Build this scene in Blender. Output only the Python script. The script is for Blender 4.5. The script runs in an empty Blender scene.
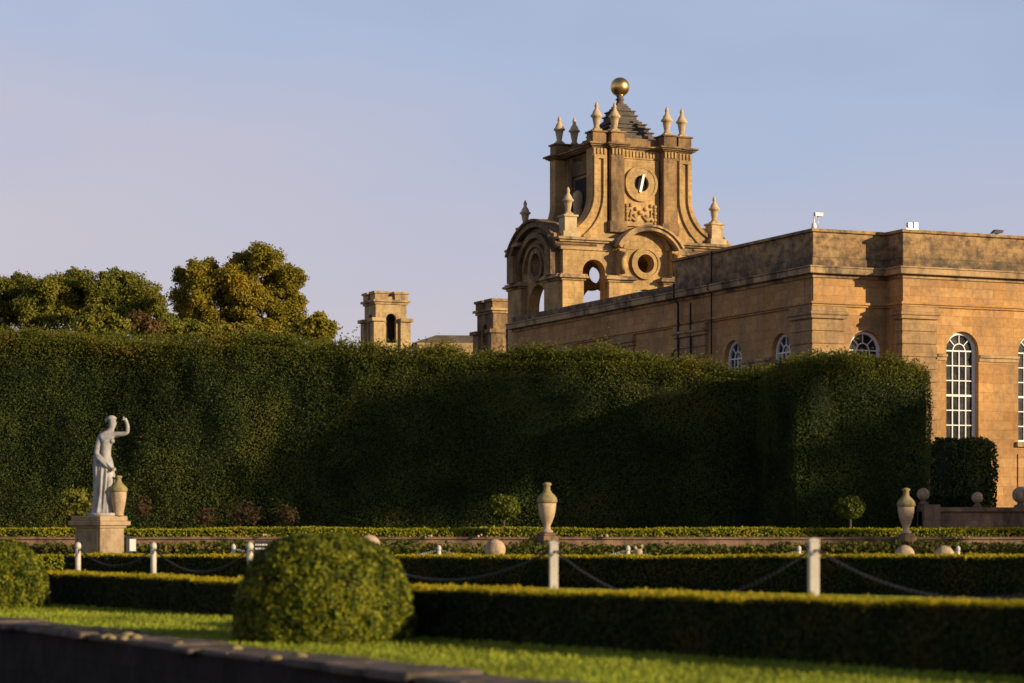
import bpy, bmesh, math, random
import numpy as np
from mathutils import Vector, Matrix
from math import sin, cos, pi, radians, sqrt

SC = bpy.context.scene
COL = SC.collection
random.seed(7)
RNG = np.random.default_rng(11)

# ------------------------------------------------------------------ camera, sky, sun, exposure
F, YH, EYE = 80 / 36 * 1024, 515.0, 1.65          # pixels per radian, horizon row, eye height
cd = bpy.data.cameras.new('camera')
cam = bpy.data.objects.new('camera', cd); COL.objects.link(cam)
cam.location = (0, 0, EYE); cam.rotation_euler = (pi / 2, 0, 0)
cd.lens = 80; cd.sensor_width = 36
cd.shift_y = (YH - 341.5) / 1024
cd.clip_end = 5000
cd.dof.use_dof = True; cd.dof.focus_distance = 120; cd.dof.aperture_fstop = 1.3
SC.camera = cam

SUN_AZ, SUN_EL = radians(-28), radians(13.5)       # direction to the sun, measured from +X
S = Vector((cos(SUN_AZ) * cos(SUN_EL), sin(SUN_AZ) * cos(SUN_EL), sin(SUN_EL)))
wd = bpy.data.worlds.new('World'); SC.world = wd; wd.use_nodes = True
nt = wd.node_tree; nt.nodes.clear()
sky = nt.nodes.new('ShaderNodeTexSky'); sky.sky_type = 'NISHITA'; sky.sun_disc = False
sky.sun_elevation = SUN_EL; sky.sun_rotation = pi / 2 - SUN_AZ
sky.air_density = 1.0; sky.dust_density = 2.0; sky.ozone_density = 2.0
tc = nt.nodes.new('ShaderNodeTexCoord')
sep = nt.nodes.new('ShaderNodeSeparateXYZ'); nt.links.new(tc.outputs['Generated'], sep.inputs[0])
nz = nt.nodes.new('ShaderNodeTexNoise'); nz.inputs['Scale'].default_value = 4.5; nz.inputs['Detail'].default_value = 3
mp = nt.nodes.new('ShaderNodeMapping'); mp.inputs['Scale'].default_value = (1, 1, 3)
nt.links.new(tc.outputs['Generated'], mp.inputs[0]); nt.links.new(mp.outputs[0], nz.inputs['Vector'])
ad = nt.nodes.new('ShaderNodeMath'); ad.operation = 'MULTIPLY_ADD'; ad.inputs[1].default_value = 0.22
nt.links.new(nz.outputs['Fac'], ad.inputs[0]); nt.links.new(sep.outputs['Z'], ad.inputs[2])
ax = nt.nodes.new('ShaderNodeMath'); ax.operation = 'MULTIPLY_ADD'; ax.inputs[1].default_value = 0.12
nt.links.new(sep.outputs['X'], ax.inputs[0]); nt.links.new(ad.outputs[0], ax.inputs[2])
rp = nt.nodes.new('ShaderNodeValToRGB'); nt.links.new(ax.outputs[0], rp.inputs[0])
e = rp.color_ramp.elements
e[0].position = 0.13; e[0].color = (5.9, 5.2, 5.65, 1)       # thin lilac haze low down
e[1].position = 0.34; e[1].color = (4.0, 4.65, 6.45, 1)        # clearer blue above
m = e.new(0.23); m.color = (5.1, 4.85, 5.95, 1)
m = e.new(0.56); m.color = (1.9, 2.4, 4.2, 1)
m = e.new(1.0); m.color = (0.5, 0.8, 1.8, 1)
mx = nt.nodes.new('ShaderNodeMixRGB'); mx.inputs[0].default_value = 0.8
nt.links.new(sky.outputs[0], mx.inputs[1]); nt.links.new(rp.outputs[0], mx.inputs[2])
dp = nt.nodes.new('ShaderNodeVectorMath'); dp.operation = 'DOT_PRODUCT'; dp.inputs[1].default_value = (.35, .94, 0)
nt.links.new(tc.outputs['Generated'], dp.inputs[0])
mr = nt.nodes.new('ShaderNodeMapRange'); mr.interpolation_type = 'SMOOTHSTEP'
for i_, v_ in ((1, -.3), (2, .85), (3, .92), (4, 1.0)): mr.inputs[i_].default_value = v_
nt.links.new(dp.outputs['Value'], mr.inputs[0])
dm = nt.nodes.new('ShaderNodeVectorMath'); dm.operation = 'SCALE'          # the sky is dimmer away from the view
nt.links.new(mx.outputs[0], dm.inputs[0]); nt.links.new(mr.outputs[0], dm.inputs['Scale'])
bg = nt.nodes.new('ShaderNodeBackground'); bg.inputs[1].default_value = 0.09
wo = nt.nodes.new('ShaderNodeOutputWorld')
nt.links.new(dm.outputs[0], bg.inputs[0]); nt.links.new(bg.outputs[0], wo.inputs[0])

sl = bpy.data.lights.new('sun', 'SUN'); sl.energy = 5.0; sl.angle = radians(0.5); sl.color = (1.0, 0.80, 0.52)
so = bpy.data.objects.new('sun', sl); COL.objects.link(so)
so.rotation_euler = S.to_track_quat('Z', 'Y').to_euler(); so.location = (60, -20, 60)
SC.view_settings.view_transform = 'Standard'; SC.view_settings.look = 'None'
SC.view_settings.exposure = 0.38; SC.view_settings.gamma = 1.0; SC.view_settings.use_curve_mapping = False
SC.cycles.max_bounces = 6; SC.cycles.use_denoising = True

# ------------------------------------------------------------------ helpers
def P(px, py, d):
    return Vector(((px - 512) / F * d, d, EYE - (py - YH) / F * d))

def tag(o, label, cat, group=None):
    o['label'] = label; o['category'] = cat
    if group: o['group'] = group
    return o

def empty(name, label, cat, loc=(0, 0, 0), rz=0, group=None):
    o = bpy.data.objects.new(name, None); COL.objects.link(o)
    o.empty_display_size = 0.3
    o.location = loc; o.rotation_euler = (0, 0, rz)
    return tag(o, label, cat, group)

def link(name, mesh, parent=None):
    o = bpy.data.objects.new(name, mesh); COL.objects.link(o)
    if parent: o.parent = parent
    return o

def structure(o):
    o['kind'] = 'structure'; return o

def copy_tree(o, parent=None):
    c = o.copy(); COL.objects.link(c)
    if parent: c.parent = parent
    for ch in list(o.children): copy_tree(ch, c)
    return c

class MB:
    """collects shapes, then becomes ONE mesh object"""
    def __init__(s): s.bm = bmesh.new(); s.smooth = []
    def box(s, x0, x1, y0, y1, z0, z1, mat=0):
        v = [s.bm.verts.new(p) for p in ((x0,y0,z0),(x1,y0,z0),(x1,y1,z0),(x0,y1,z0),(x0,y0,z1),(x1,y0,z1),(x1,y1,z1),(x0,y1,z1))]
        for f in ((3,2,1,0),(4,5,6,7),(0,1,5,4),(1,2,6,5),(2,3,7,6),(3,0,4,7)):
            s.bm.faces.new([v[i] for i in f]).material_index = mat
        return s
    def prism(s, poly, z0, z1, mat=0):
        b = [s.bm.verts.new((x, y, z0)) for x, y in poly]; t = [s.bm.verts.new((x, y, z1)) for x, y in poly]
        n = len(poly)
        s.bm.faces.new(b[::-1]).material_index = mat; s.bm.faces.new(t).material_index = mat
        for i in range(n): s.bm.faces.new((b[i], b[(i+1) % n], t[(i+1) % n], t[i])).material_index = mat
        return s
    def slab(s, poly, axis, a, b, mat=0):
        """polygon in a vertical plane (h, z), pushed from a to b along the other axis"""
        f = (lambda h, z, d: (h, d, z)) if axis == 'y' else (lambda h, z, d: (d, h, z))
        A = [s.bm.verts.new(f(h, z, a)) for h, z in poly]; B = [s.bm.verts.new(f(h, z, b)) for h, z in poly]
        n = len(poly)
        s.bm.faces.new(A).material_index = mat; s.bm.faces.new(B[::-1]).material_index = mat
        for i in range(n): s.bm.faces.new((A[(i+1) % n], A[i], B[i], B[(i+1) % n])).material_index = mat
        return s
    def strip(s, outer, inner, axis, a, b, closed=False, mat=0):
        """band between two matched outlines in a vertical plane, given depth"""
        f = (lambda h, z, d: (h, d, z)) if axis == 'y' else (lambda h, z, d: (d, h, z))
        R = [[s.bm.verts.new(f(h, z, d)) for h, z in L] for L, d in ((outer, a), (inner, a), (inner, b), (outer, b))]
        n = len(outer)
        for i in range(n if closed else n - 1):
            j = (i + 1) % n
            for k in range(4):
                l = (k + 1) % 4
                s.bm.faces.new((R[k][i], R[k][j], R[l][j], R[l][i])).material_index = mat
        if not closed:
            for i in (0, n - 1): s.bm.faces.new([R[k][i] for k in range(4)]).material_index = mat
        return s
    def lathe(s, prof, at=(0, 0, 0), seg=20, mat=0, smooth=True, square=False, wob=None):
        rows = []
        if square: seg = 4
        for r, z in prof:
            row = []
            for k in range(seg):
                a = 2 * pi * k / seg + (pi / 4 if square else 0)
                rr = r * (sqrt(2) if square else 1) * (1 + (wob(a, z) if wob else 0))
                row.append(s.bm.verts.new((at[0] + rr * cos(a), at[1] + rr * sin(a), at[2] + z)))
            rows.append(row)
        fs = []
        for A, B in zip(rows[:-1], rows[1:]):
            for k in range(seg): fs.append(s.bm.faces.new((A[k], A[(k+1) % seg], B[(k+1) % seg], B[k])))
        fs.append(s.bm.faces.new(rows[0][::-1])); fs.append(s.bm.faces.new(rows[-1]))
        for f in fs: f.material_index = mat; f.smooth = smooth and not square
        return s
    def tube(s, pts, r, seg=6, mat=0, closed=False):
        pts = [Vector(p) for p in pts]; n = len(pts); rows = []
        for i, p in enumerate(pts):
            if closed: t = pts[(i+1) % n] - pts[i-1]
            else: t = pts[min(i+1, n-1)] - pts[max(i-1, 0)]
            t.normalize()
            a = t.cross(Vector((0, 0, 1)) if abs(t.z) < .95 else Vector((1, 0, 0))).normalized(); b = t.cross(a)
            rr = r[i] if isinstance(r, (list, tuple)) else r
            rows.append([s.bm.verts.new(p + a * rr * cos(2*pi*k/seg) + b * rr * sin(2*pi*k/seg)) for k in range(seg)])
        for i in range(n if closed else n - 1):
            A, B = rows[i], rows[(i+1) % n]
            for k in range(seg):
                f = s.bm.faces.new((A[k], A[(k+1) % seg], B[(k+1) % seg], B[k])); f.material_index = mat; f.smooth = True
        if not closed: s.bm.faces.new(rows[0][::-1]); s.bm.faces.new(rows[-1])
        return s
    def ball(s, c, r, seg=24, mat=0, squash=1.0):
        n = seg // 2
        s.lathe([(max(r * sin(pi * i / n), .001), -r * squash * cos(pi * i / n)) for i in range(n + 1)], c, seg, mat)
        return s
    def build(s, name, mats, parent=None, bevel=0):
        bmesh.ops.recalc_face_normals(s.bm, faces=s.bm.faces)
        me = bpy.data.meshes.new(name); s.bm.to_mesh(me); s.bm.free()
        for m in (mats if isinstance(mats, (list, tuple)) else [mats]): me.materials.append(m)
        o = link(name, me, parent)
        if bevel:
            b = o.modifiers.new('bevel', 'BEVEL'); b.width = bevel; b.segments = 1; b.limit_method = 'ANGLE'
        return o

def plate(name, outer, holes, a, b, mat, parent, axis='y'):
    """wall sheet with openings: outlines in (h, z); depth from a to b"""
    cu = bpy.data.curves.new('tmp', 'CURVE'); cu.dimensions = '2D'; cu.fill_mode = 'BOTH'; cu.extrude = abs(b - a) / 2
    for L in [outer] + holes:
        sp = cu.splines.new('POLY'); sp.points.add(len(L) - 1); sp.use_cyclic_u = True
        for p, q in zip(sp.points, L): p.co = (q[0], q[1], 0, 1)
    t = bpy.data.objects.new('tmp', cu); COL.objects.link(t)
    dg = bpy.context.evaluated_depsgraph_get(); dg.update()
    me = bpy.data.meshes.new_from_object(t.evaluated_get(dg))
    bpy.data.objects.remove(t); bpy.data.curves.remove(cu)
    mid = (a + b) / 2
    M = Matrix(((1,0,0,0),(0,0,-1,mid),(0,1,0,0),(0,0,0,1))) if axis == 'y' else Matrix(((0,0,1,mid),(1,0,0,0),(0,1,0,0),(0,0,0,1)))
    me.transform(M); me.name = name
    me.materials.clear(); me.materials.append(mat)
    me.polygons.foreach_set('use_smooth', np.zeros(len(me.polygons), dtype=bool))
    return link(name, me, parent)

def arch(c, r, z0, zs, n=14):
    """outline of a round-headed opening"""
    return [(c - r, z0), (c + r, z0)] + [(c + r * cos(pi * i / n), zs + r * sin(pi * i / n)) for i in range(n + 1)]
def circ(c, z, r, n=24): return [(c + r * cos(2*pi*i/n), z + r * sin(2*pi*i/n)) for i in range(n)]
def arc(c, half, rise, z, n=18, grow=0.0):
    """segmental arch line from left to right"""
    R = (half*half + rise*rise) / (2*rise); zc = z + rise - R; t = math.asin(min(1, half / R))
    if rise > half: t = pi - t
    return [(c + (R+grow) * sin(-t + 2*t*i/n), zc + (R+grow) * cos(-t + 2*t*i/n)) for i in range(n + 1)]

def wave(p, sc, seed, n=7):
    """smooth cheap noise, about -1..1"""
    g = np.random.default_rng(seed); out = np.zeros(len(p))
    for _ in range(n):
        d = g.normal(size=3); d /= np.linalg.norm(d)
        out += np.sin(p @ d * sc * g.uniform(.5, 1.8) + g.uniform(0, 6.28))
    return out / n * 1.6

def leaf_arrays(pts, nrm, size, spread=0.9, asp=0.6):
    """one small bent leaf face per point"""
    n = len(pts)
    N = nrm + RNG.normal(size=(n, 3)) * spread; N /= np.linalg.norm(N, axis=1)[:, None] + 1e-9
    T = np.cross(N, RNG.normal(size=(n, 3))); T /= np.linalg.norm(T, axis=1)[:, None] + 1e-9
    B = np.cross(N, T)
    sz = size * RNG.uniform(.6, 1.35, n)[:, None]
    V = np.stack([pts - T*sz, pts + B*sz*asp + N*sz*.15, pts + T*sz, pts - B*sz*asp + N*sz*.15], 1)
    return V.reshape(-1, 3)

def leaf_mesh(name, quads, mats, core=None, parent=None, ntips=0):
    """quads: (4n,3) array of leaf corners; core: (verts, faces) of the dense inside"""
    nq = len(quads) // 4
    cv, cf = core if core else (np.zeros((0, 3)), [])
    me = bpy.data.meshes.new(name)
    V = np.vstack([quads, cv]); me.vertices.add(len(V)); me.vertices.foreach_set('co', V.astype(np.float32).ravel())
    loops = list(range(0)); base = 4 * nq
    L = np.concatenate([np.arange(4 * nq), np.array([base + i for f in cf for i in f], dtype=np.int64)]).astype(np.int32)
    tot = np.concatenate([np.full(nq, 4), np.array([len(f) for f in cf], dtype=np.int64)]).astype(np.int32)
    st = np.concatenate([[0], np.cumsum(tot)[:-1]]).astype(np.int32)
    me.loops.add(len(L)); me.loops.foreach_set('vertex_index', L)
    me.polygons.add(len(tot)); me.polygons.foreach_set('loop_start', st); me.polygons.foreach_set('loop_total', tot)
    mi = np.concatenate([np.zeros(nq - ntips), np.ones(ntips), np.full(len(cf), len(mats) - 1)]).astype(np.int32)
    me.polygons.foreach_set('material_index', mi)
    me.polygons.foreach_set('use_smooth', np.zeros(len(tot), dtype=bool))
    for m in mats: me.materials.append(m)
    me.update(calc_edges=True); me.validate()
    return link(name, me, parent)

def hedge(name, path, width, density, leaf, mats, bulge=0.05, bsc=3.0, fuzz=0.04, seed=1, side=1, spread=0.9, top_fuzz=None, round_top=0.0, tips=None):
    """clipped hedge along a path of (x, y, z0, z1); `side` says on which hand its depth lies"""
    pts = [np.array(p, float) for p in path]; Q = []; TQ = []; cv = []; cf = []
    for i in range(len(pts) - 1):
        a, b = pts[i], pts[i+1]
        d = b[:2] - a[:2]; Ln = np.hypot(*d); d /= Ln; nrm = np.array([d[1], -d[0], 0]) * side      # outward from the front face
        hA = max(a[3] - a[2], b[3] - b[2])
        faces = [('f', Ln * hA), ('t', Ln * width), ('b', Ln * hA * .35)]
        if i == 0: faces.append(('s', width * hA))
        if i == len(pts) - 2: faces.append(('e', width * hA))
        for kind, area in faces:
            n = int(area * density)
            t = RNG.uniform(0, 1, n); w = RNG.uniform(0, 1, n); h = RNG.uniform(0, 1, n)
            if kind == 'f': w[:] = 0; N = nrm
            elif kind == 't': h[:] = 1; N = np.array([0, 0, 1.])
            elif kind == 'b': w[:] = 1; h = .65 + .35*h; N = -nrm
            elif kind == 's': t[:] = 0; N = np.array([-d[0], -d[1], 0])
            else: t[:] = 1; N = np.array([d[0], d[1], 0])
            if round_top and kind == 'f':
                pass
            p = np.empty((n, 3))
            p[:, 0] = a[0] + (b[0]-a[0]) * t - nrm[0] * width * w
            p[:, 1] = a[1] + (b[1]-a[1]) * t - nrm[1] * width * w
            z0 = a[2] + (b[2]-a[2]) * t; z1 = a[3] + (b[3]-a[3]) * t
            p[:, 2] = z0 + (z1 - z0) * h
            if round_top:                                   # soften the shoulders
                over = np.clip((h - (1 - round_top / hA)) / (round_top / hA), 0, 1)
                edge = np.minimum(w, 1 - w) * width / round_top
                if kind in 'fb': p -= np.outer(over**2 * round_top * .5, N)
                if kind == 't': p[:, 2] -= np.clip(1 - edge, 0, 1)**2 * round_top * .35
            fz = (top_fuzz or fuzz) if kind == 't' else fuzz
            off = wave(p * (1, 1, .55), bsc, seed) * bulge + wave(p * (1, 1, .45), bsc * 3.1, seed + 9) * bulge * .55 + wave(p, .9, seed + 5) * min(.03, bulge)
            p += np.outer(off + RNG.normal(size=n) * fz * .5 + np.maximum(0, RNG.normal(size=n) - 1.6) * fz, N)
            lv = leaf_arrays(p, np.tile(N, (n, 1)), leaf, spread, .42 if hA > 3 else .6)
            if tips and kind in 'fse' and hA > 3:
                fr = np.repeat(RNG.uniform(size=n) < np.clip((h - .80) / .2, 0, 1)**1.5 * .8, 4); TQ.append(lv[fr]); Q.append(lv[~fr])  # painted sunlight fades in towards the top of tall faces
            else: (TQ if kind == 't' and tips else Q).append(lv)  # top leaves take the painted sunlit colour where a hedge has one
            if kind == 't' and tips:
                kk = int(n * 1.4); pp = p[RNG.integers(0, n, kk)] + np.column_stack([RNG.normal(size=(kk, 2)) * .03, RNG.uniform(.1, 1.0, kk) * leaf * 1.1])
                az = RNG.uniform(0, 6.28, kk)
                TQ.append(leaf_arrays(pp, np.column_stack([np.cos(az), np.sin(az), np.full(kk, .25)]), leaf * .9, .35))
        ins = min(width * .3, bulge * 1.6 + fuzz * 1.2)
        o = len(cv)
        for q in (a, b):
            for w, zz in ((ins, q[2]), (ins, q[3] - ins * .22), (width - ins, q[3] - ins * .22), (width - ins, q[2])):
                cv.append((q[0] - nrm[0]*w, q[1] - nrm[1]*w, zz))
        cf += [(o, o+1, o+5, o+4), (o+1, o+2, o+6, o+5), (o+2, o+3, o+7, o+6), (o, o+1, o+2, o+3), (o+4, o+5, o+6, o+7)]
    nt_ = sum(len(x) for x in TQ) // 4
    return leaf_mesh(name, np.vstack(Q + TQ), mats, (np.array(cv), cf), None, nt_)

def blob_leaves(c, rad, n, leaf, seed=1, bulge=.08, shell=.12, spread=.8, zmin=-1e9, power=2.0):
    """leaves over a (super)ellipsoid"""
    d = RNG.normal(size=(n, 3)); d /= np.linalg.norm(d, axis=1)[:, None]
    k = (np.abs(d)**power).sum(1)**(-1/power)
    p = d * k[:, None]
    off = 1 + wave(d * 3, 2.2, seed) * bulge + wave(d * 3, 7, seed + 3) * bulge * .8 - np.abs(RNG.normal(size=n)) * shell
    p = p * off[:, None] * np.array(rad) + np.array(c)
    N = d / np.array(rad); N /= np.linalg.norm(N, axis=1)[:, None]
    keep = p[:, 2] > zmin
    return leaf_arrays(p[keep], N[keep], leaf, spread)

def blob_core(c, rad, f=.8, zmin=-1e9, nu=16, nv=9):
    cv = []; cf = []
    for j in range(nv + 1):
        for i in range(nu):
            a = 2*pi*i/nu; b = pi*j/nv
            cv.append((c[0] + rad[0]*f*sin(b)*cos(a), c[1] + rad[1]*f*sin(b)*sin(a), max(zmin, c[2] + rad[2]*f*cos(b))))
    for j in range(nv):
        for i in range(nu): cf.append((j*nu+i, j*nu+(i+1) % nu, (j+1)*nu+(i+1) % nu, (j+1)*nu+i))
    return np.array(cv), cf

# ------------------------------------------------------------------ materials
def mat_new(name):
    m = bpy.data.materials.new(name); m.use_nodes = True
    t = m.node_tree; b = t.nodes['Principled BSDF']
    return m, t, b
def N_(t, kind, **kw):
    n = t.nodes.new(kind)
    for k, v in kw.items():
        if k in n.inputs: n.inputs[k].default_value = v
        else: setattr(n, k, v)
    return n
def ramp(t, src, stops):
    r = t.nodes.new('ShaderNodeValToRGB'); t.links.new(src, r.inputs[0]); el = r.color_ramp.elements
    while len(el) > 1: el.remove(el[-1])
    el[0].position, el[0].color = stops[0][0], (*stops[0][1], 1)
    for p, c in stops[1:]: el.new(p).color = (*c, 1)
    return r.outputs[0]
def mixc(t, fac, a, b, mode='MIX'):
    n = t.nodes.new('ShaderNodeMixRGB'); n.blend_type = mode
    for i, v in ((0, fac), (1, a), (2, b)):
        if hasattr(v, 'is_linked'): t.links.new(v, n.inputs[i])
        elif i == 0: n.inputs[0].default_value = v
        else: n.inputs[i].default_value = (*v, 1)
    return n.outputs[0]

def stone(name, c1, c2, stain, block=(1.1, .42), joint=.5, stain_lo=.52, stain_hi=.72, nsc=.35, bump=.25, stain_sc=.9, zs=.38, soot=None):
    m, t, b = mat_new(name)
    co = N_(t, 'ShaderNodeTexCoord'); sp = N_(t, 'ShaderNodeSeparateXYZ'); t.links.new(co.outputs['Object'], sp.inputs[0])
    s_ = N_(t, 'ShaderNodeMath', operation='SUBTRACT'); t.links.new(sp.outputs[0], s_.inputs[0]); t.links.new(sp.outputs[1], s_.inputs[1])
    cb = N_(t, 'ShaderNodeCombineXYZ'); t.links.new(s_.outputs[0], cb.inputs[0]); t.links.new(sp.outputs[2], cb.inputs[1])
    br = N_(t, 'ShaderNodeTexBrick', Scale=1.0); br.inputs['Brick Width'].default_value = block[0]; br.inputs['Row Height'].default_value = block[1]
    br.inputs['Mortar Size'].default_value = .008; br.inputs['Mortar Smooth'].default_value = .3
    br.inputs['Color1'].default_value = (*c1, 1); br.inputs['Color2'].default_value = (*c2, 1)
    br.inputs['Mortar'].default_value = (*[x * (1 - joint) for x in c1], 1)
    t.links.new(cb.outputs[0], br.inputs['Vector'])
    n1 = N_(t, 'ShaderNodeTexNoise', Scale=nsc, Detail=6.0, Roughness=.62); t.links.new(co.outputs['Object'], n1.inputs['Vector'])
    tone = ramp(t, n1.outputs['Fac'], [(.3, (.72, .70, .68)), (.5, (1, 1, 1)), (.7, (1.18, 1.12, 1.02))])
    c = mixc(t, 1, br.outputs['Color'], tone, 'MULTIPLY')
    mpp = N_(t, 'ShaderNodeMapping'); mpp.inputs['Scale'].default_value = (1, 1, zs); t.links.new(co.outputs['Object'], mpp.inputs[0])
    n2 = N_(t, 'ShaderNodeTexNoise', Scale=stain_sc, Detail=9.0, Roughness=.7); t.links.new(mpp.outputs[0], n2.inputs['Vector'])
    sf = ramp(t, n2.outputs['Fac'], [(stain_lo, (0, 0, 0)), (stain_hi, (.85, .85, .85))])
    c = mixc(t, sf, c, stain)
    if soot:                                             # grime gathered along the foot of the parapet
        so_ = N_(t, 'ShaderNodeMapRange'); so_.inputs[1].default_value = soot[1]; so_.inputs[2].default_value = soot[0]; so_.inputs[3].default_value = 0; so_.inputs[4].default_value = 1
        t.links.new(sp.outputs[2], so_.inputs[0])
        ns = N_(t, 'ShaderNodeTexNoise', Scale=1.6, Detail=6.0, Roughness=.7); t.links.new(co.outputs['Object'], ns.inputs['Vector'])
        mu = N_(t, 'ShaderNodeMath', operation='MULTIPLY'); t.links.new(so_.outputs[0], mu.inputs[0]); t.links.new(ramp(t, ns.outputs['Fac'], [(.36, (0, 0, 0)), (.58, (.9, .9, .9))]), mu.inputs[1])
        c = mixc(t, mu.outputs[0], c, stain)
    n3 = N_(t, 'ShaderNodeTexNoise', Scale=5.0, Detail=5.0, Roughness=.7); t.links.new(co.outputs['Object'], n3.inputs['Vector'])
    c = mixc(t, .8, c, ramp(t, n3.outputs['Fac'], [(.3, (.7, .7, .7)), (.6, (1.1, 1.1, 1.1))]), 'MULTIPLY')
    t.links.new(c, b.inputs['Base Color']); b.inputs['Roughness'].default_value = .9
    b.inputs['Specular IOR Level'].default_value = .15
    bu = N_(t, 'ShaderNodeBump', Strength=bump, Distance=.05); t.links.new(n3.outputs['Fac'], bu.inputs['Height']); t.links.new(bu.outputs[0], b.inputs['Normal'])
    return m

def leafmat(name, cols, trans=.25, rough=.55, patch=None, psc=.6, dk=.65):
    m, t, b = mat_new(name)
    g = N_(t, 'ShaderNodeNewGeometry')
    k = len(cols) - 1
    c = ramp(t, g.outputs['Random Per Island'], [(i / k, cc) for i, cc in enumerate(cols)])
    co = N_(t, 'ShaderNodeTexCoord')
    n = N_(t, 'ShaderNodeTexNoise', Scale=psc, Detail=4.0); t.links.new(co.outputs['Object'], n.inputs['Vector'])
    if patch: c = mixc(t, ramp(t, n.outputs['Fac'], [(.5, (0, 0, 0)), (.68, (.8, .8, .8))]), c, patch)
    c = mixc(t, 1, c, ramp(t, n.outputs['Fac'], [(.3, (dk, dk, dk)), (.65, (1.25, 1.25, 1.25))]), 'MULTIPLY')
    t.links.new(c, b.inputs['Base Color']); b.inputs['Roughness'].default_value = rough; b.inputs['Specular IOR Level'].default_value = .12
    tr = N_(t, 'ShaderNodeBsdfTranslucent'); t.links.new(c, tr.inputs[0])
    mxs = N_(t, 'ShaderNodeMixShader'); mxs.inputs[0].default_value = trans
    t.links.new(b.outputs[0], mxs.inputs[1]); t.links.new(tr.outputs[0], mxs.inputs[2])
    t.links.new(mxs.outputs[0], t.nodes['Material Output'].inputs[0])
    return m

def plain(name, c, rough=.6, metal=0.0, var=.25, sc=6.0, spec=.3):
    m, t, b = mat_new(name)
    co = N_(t, 'ShaderNodeTexCoord'); n = N_(t, 'ShaderNodeTexNoise', Scale=sc, Detail=5.0); t.links.new(co.outputs['Object'], n.inputs['Vector'])
    t.links.new(mixc(t, 1, c, ramp(t, n.outputs['Fac'], [(.3, (1 - var,) * 3), (.7, (1 + var * .4,) * 3)]), 'MULTIPLY'), b.inputs['Base Color'])
    b.inputs['Roughness'].default_value = rough; b.inputs['Metallic'].default_value = metal; b.inputs['Specular IOR Level'].default_value = spec
    return m

M = {}
M['wall'] = stone('golden_limestone', (.385, .205, .076), (.50, .285, .115), (.20, .14, .09), joint=.35, stain_lo=.46, stain_hi=.72, nsc=.25, stain_sc=.7)
M['quoin'] = stone('weathered_quoin_stone', (.35, .215, .10), (.42, .265, .125), (.15, .11, .075), joint=.3, stain_lo=.44, stain_hi=.70, nsc=.4, stain_sc=1.4)
M['parapet'] = stone('lichened_limestone', (.37, .225, .10), (.42, .265, .125), (.075, .06, .045), joint=.3, stain_lo=.43, stain_hi=.63, stain_sc=2.0, bump=.8, zs=1.2, soot=(12.7, 13.6))
M['ledge'] = stone('sooty_ledge_stone', (.42, .28, .14), (.46, .31, .16), (.07, .058, .045), joint=.2, stain_lo=.46, stain_hi=.60, stain_sc=.6)
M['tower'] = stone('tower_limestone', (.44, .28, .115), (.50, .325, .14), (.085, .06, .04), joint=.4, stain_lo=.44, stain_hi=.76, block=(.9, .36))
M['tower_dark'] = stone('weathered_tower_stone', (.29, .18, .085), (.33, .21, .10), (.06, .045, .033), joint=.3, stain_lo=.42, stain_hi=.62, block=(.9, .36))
M['finial'] = stone('finial_stone', (.50, .37, .20), (.54, .40, .23), (.14, .105, .07), joint=0, stain_lo=.52, stain_hi=.68, nsc=1.5)
M['pale_stone'] = stone('pale_far_stone', (.42, .29, .14), (.45, .32, .16), (.10, .075, .05), joint=.2, stain_lo=.5, stain_hi=.7)
M['urn'] = stone('buff_urn_stone', (.46, .33, .21), (.48, .35, .22), (.20, .15, .085), joint=0, stain_lo=.5, stain_hi=.7, nsc=2, stain_sc=3)
M['mossy'] = stone('mossy_stone', (.30, .23, .10), (.32, .25, .12), (.13, .11, .05), joint=0, stain_lo=.45, stain_hi=.65, nsc=3, stain_sc=5)
M['ball_stone'] = stone('pinkish_ball_stone', (.43, .31, .20), (.45, .33, .22), (.17, .12, .08), joint=0, stain_lo=.48, stain_hi=.62, nsc=3, stain_sc=5, bump=.7)
M['marble'] = stone('grey_white_marble', (.37, .35, .345), (.40, .375, .365), (.17, .16, .155), joint=0, stain_lo=.48, stain_hi=.70, nsc=2, stain_sc=3)
M['pedestal'] = stone('pedestal_stone', (.33, .235, .145), (.36, .255, .155), (.14, .10, .065), joint=.1, stain_lo=.5, stain_hi=.7, block=(1.4, .6), stain_sc=2)
M['kerb'] = stone('brown_kerb_stone', (.25, .15, .095), (.30, .19, .12), (.07, .05, .035), joint=.4, block=(.9, .5), stain_lo=.45, stain_hi=.65, nsc=1.2, stain_sc=2)
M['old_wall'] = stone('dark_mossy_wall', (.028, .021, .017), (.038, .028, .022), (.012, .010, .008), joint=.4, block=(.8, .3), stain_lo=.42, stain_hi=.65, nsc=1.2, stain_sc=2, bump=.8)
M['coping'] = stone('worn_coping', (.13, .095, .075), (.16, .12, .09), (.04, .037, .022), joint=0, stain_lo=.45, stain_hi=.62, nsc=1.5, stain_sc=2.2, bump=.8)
M['lead'] = stone('dark_lead_slate', (.10, .085, .075), (.15, .12, .10), (.04, .036, .034), joint=.5, block=(.5, .2), stain_lo=.5, stain_hi=.7)
M['dark'] = plain('dark_hollow', (.025, .02, .018), .9)
M['gold'] = plain('gilded_metal', (.83, .53, .17), .34, 1.0, .15)
M['white'] = plain('white_paint', (.78, .76, .72), .5, 0, .12)
M['post'] = plain('cream_painted_wood', (.56, .50, .41), .55, 0, .18, 9)
M['iron'] = plain('black_iron', (.035, .036, .042), .45, .6, .3, 30)
M['galv'] = plain('bright_link_steel', (.42, .43, .46), .35, .8, .4, 12)
M['grey'] = plain('light_grey_metal', (.62, .62, .62), .4, .3)
M['pipe'] = plain('black_rain_pipe', (.02, .02, .02), .6)
M['trunk'] = plain('brown_bark', (.10, .075, .05), .9, 0, .5, 20)
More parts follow.
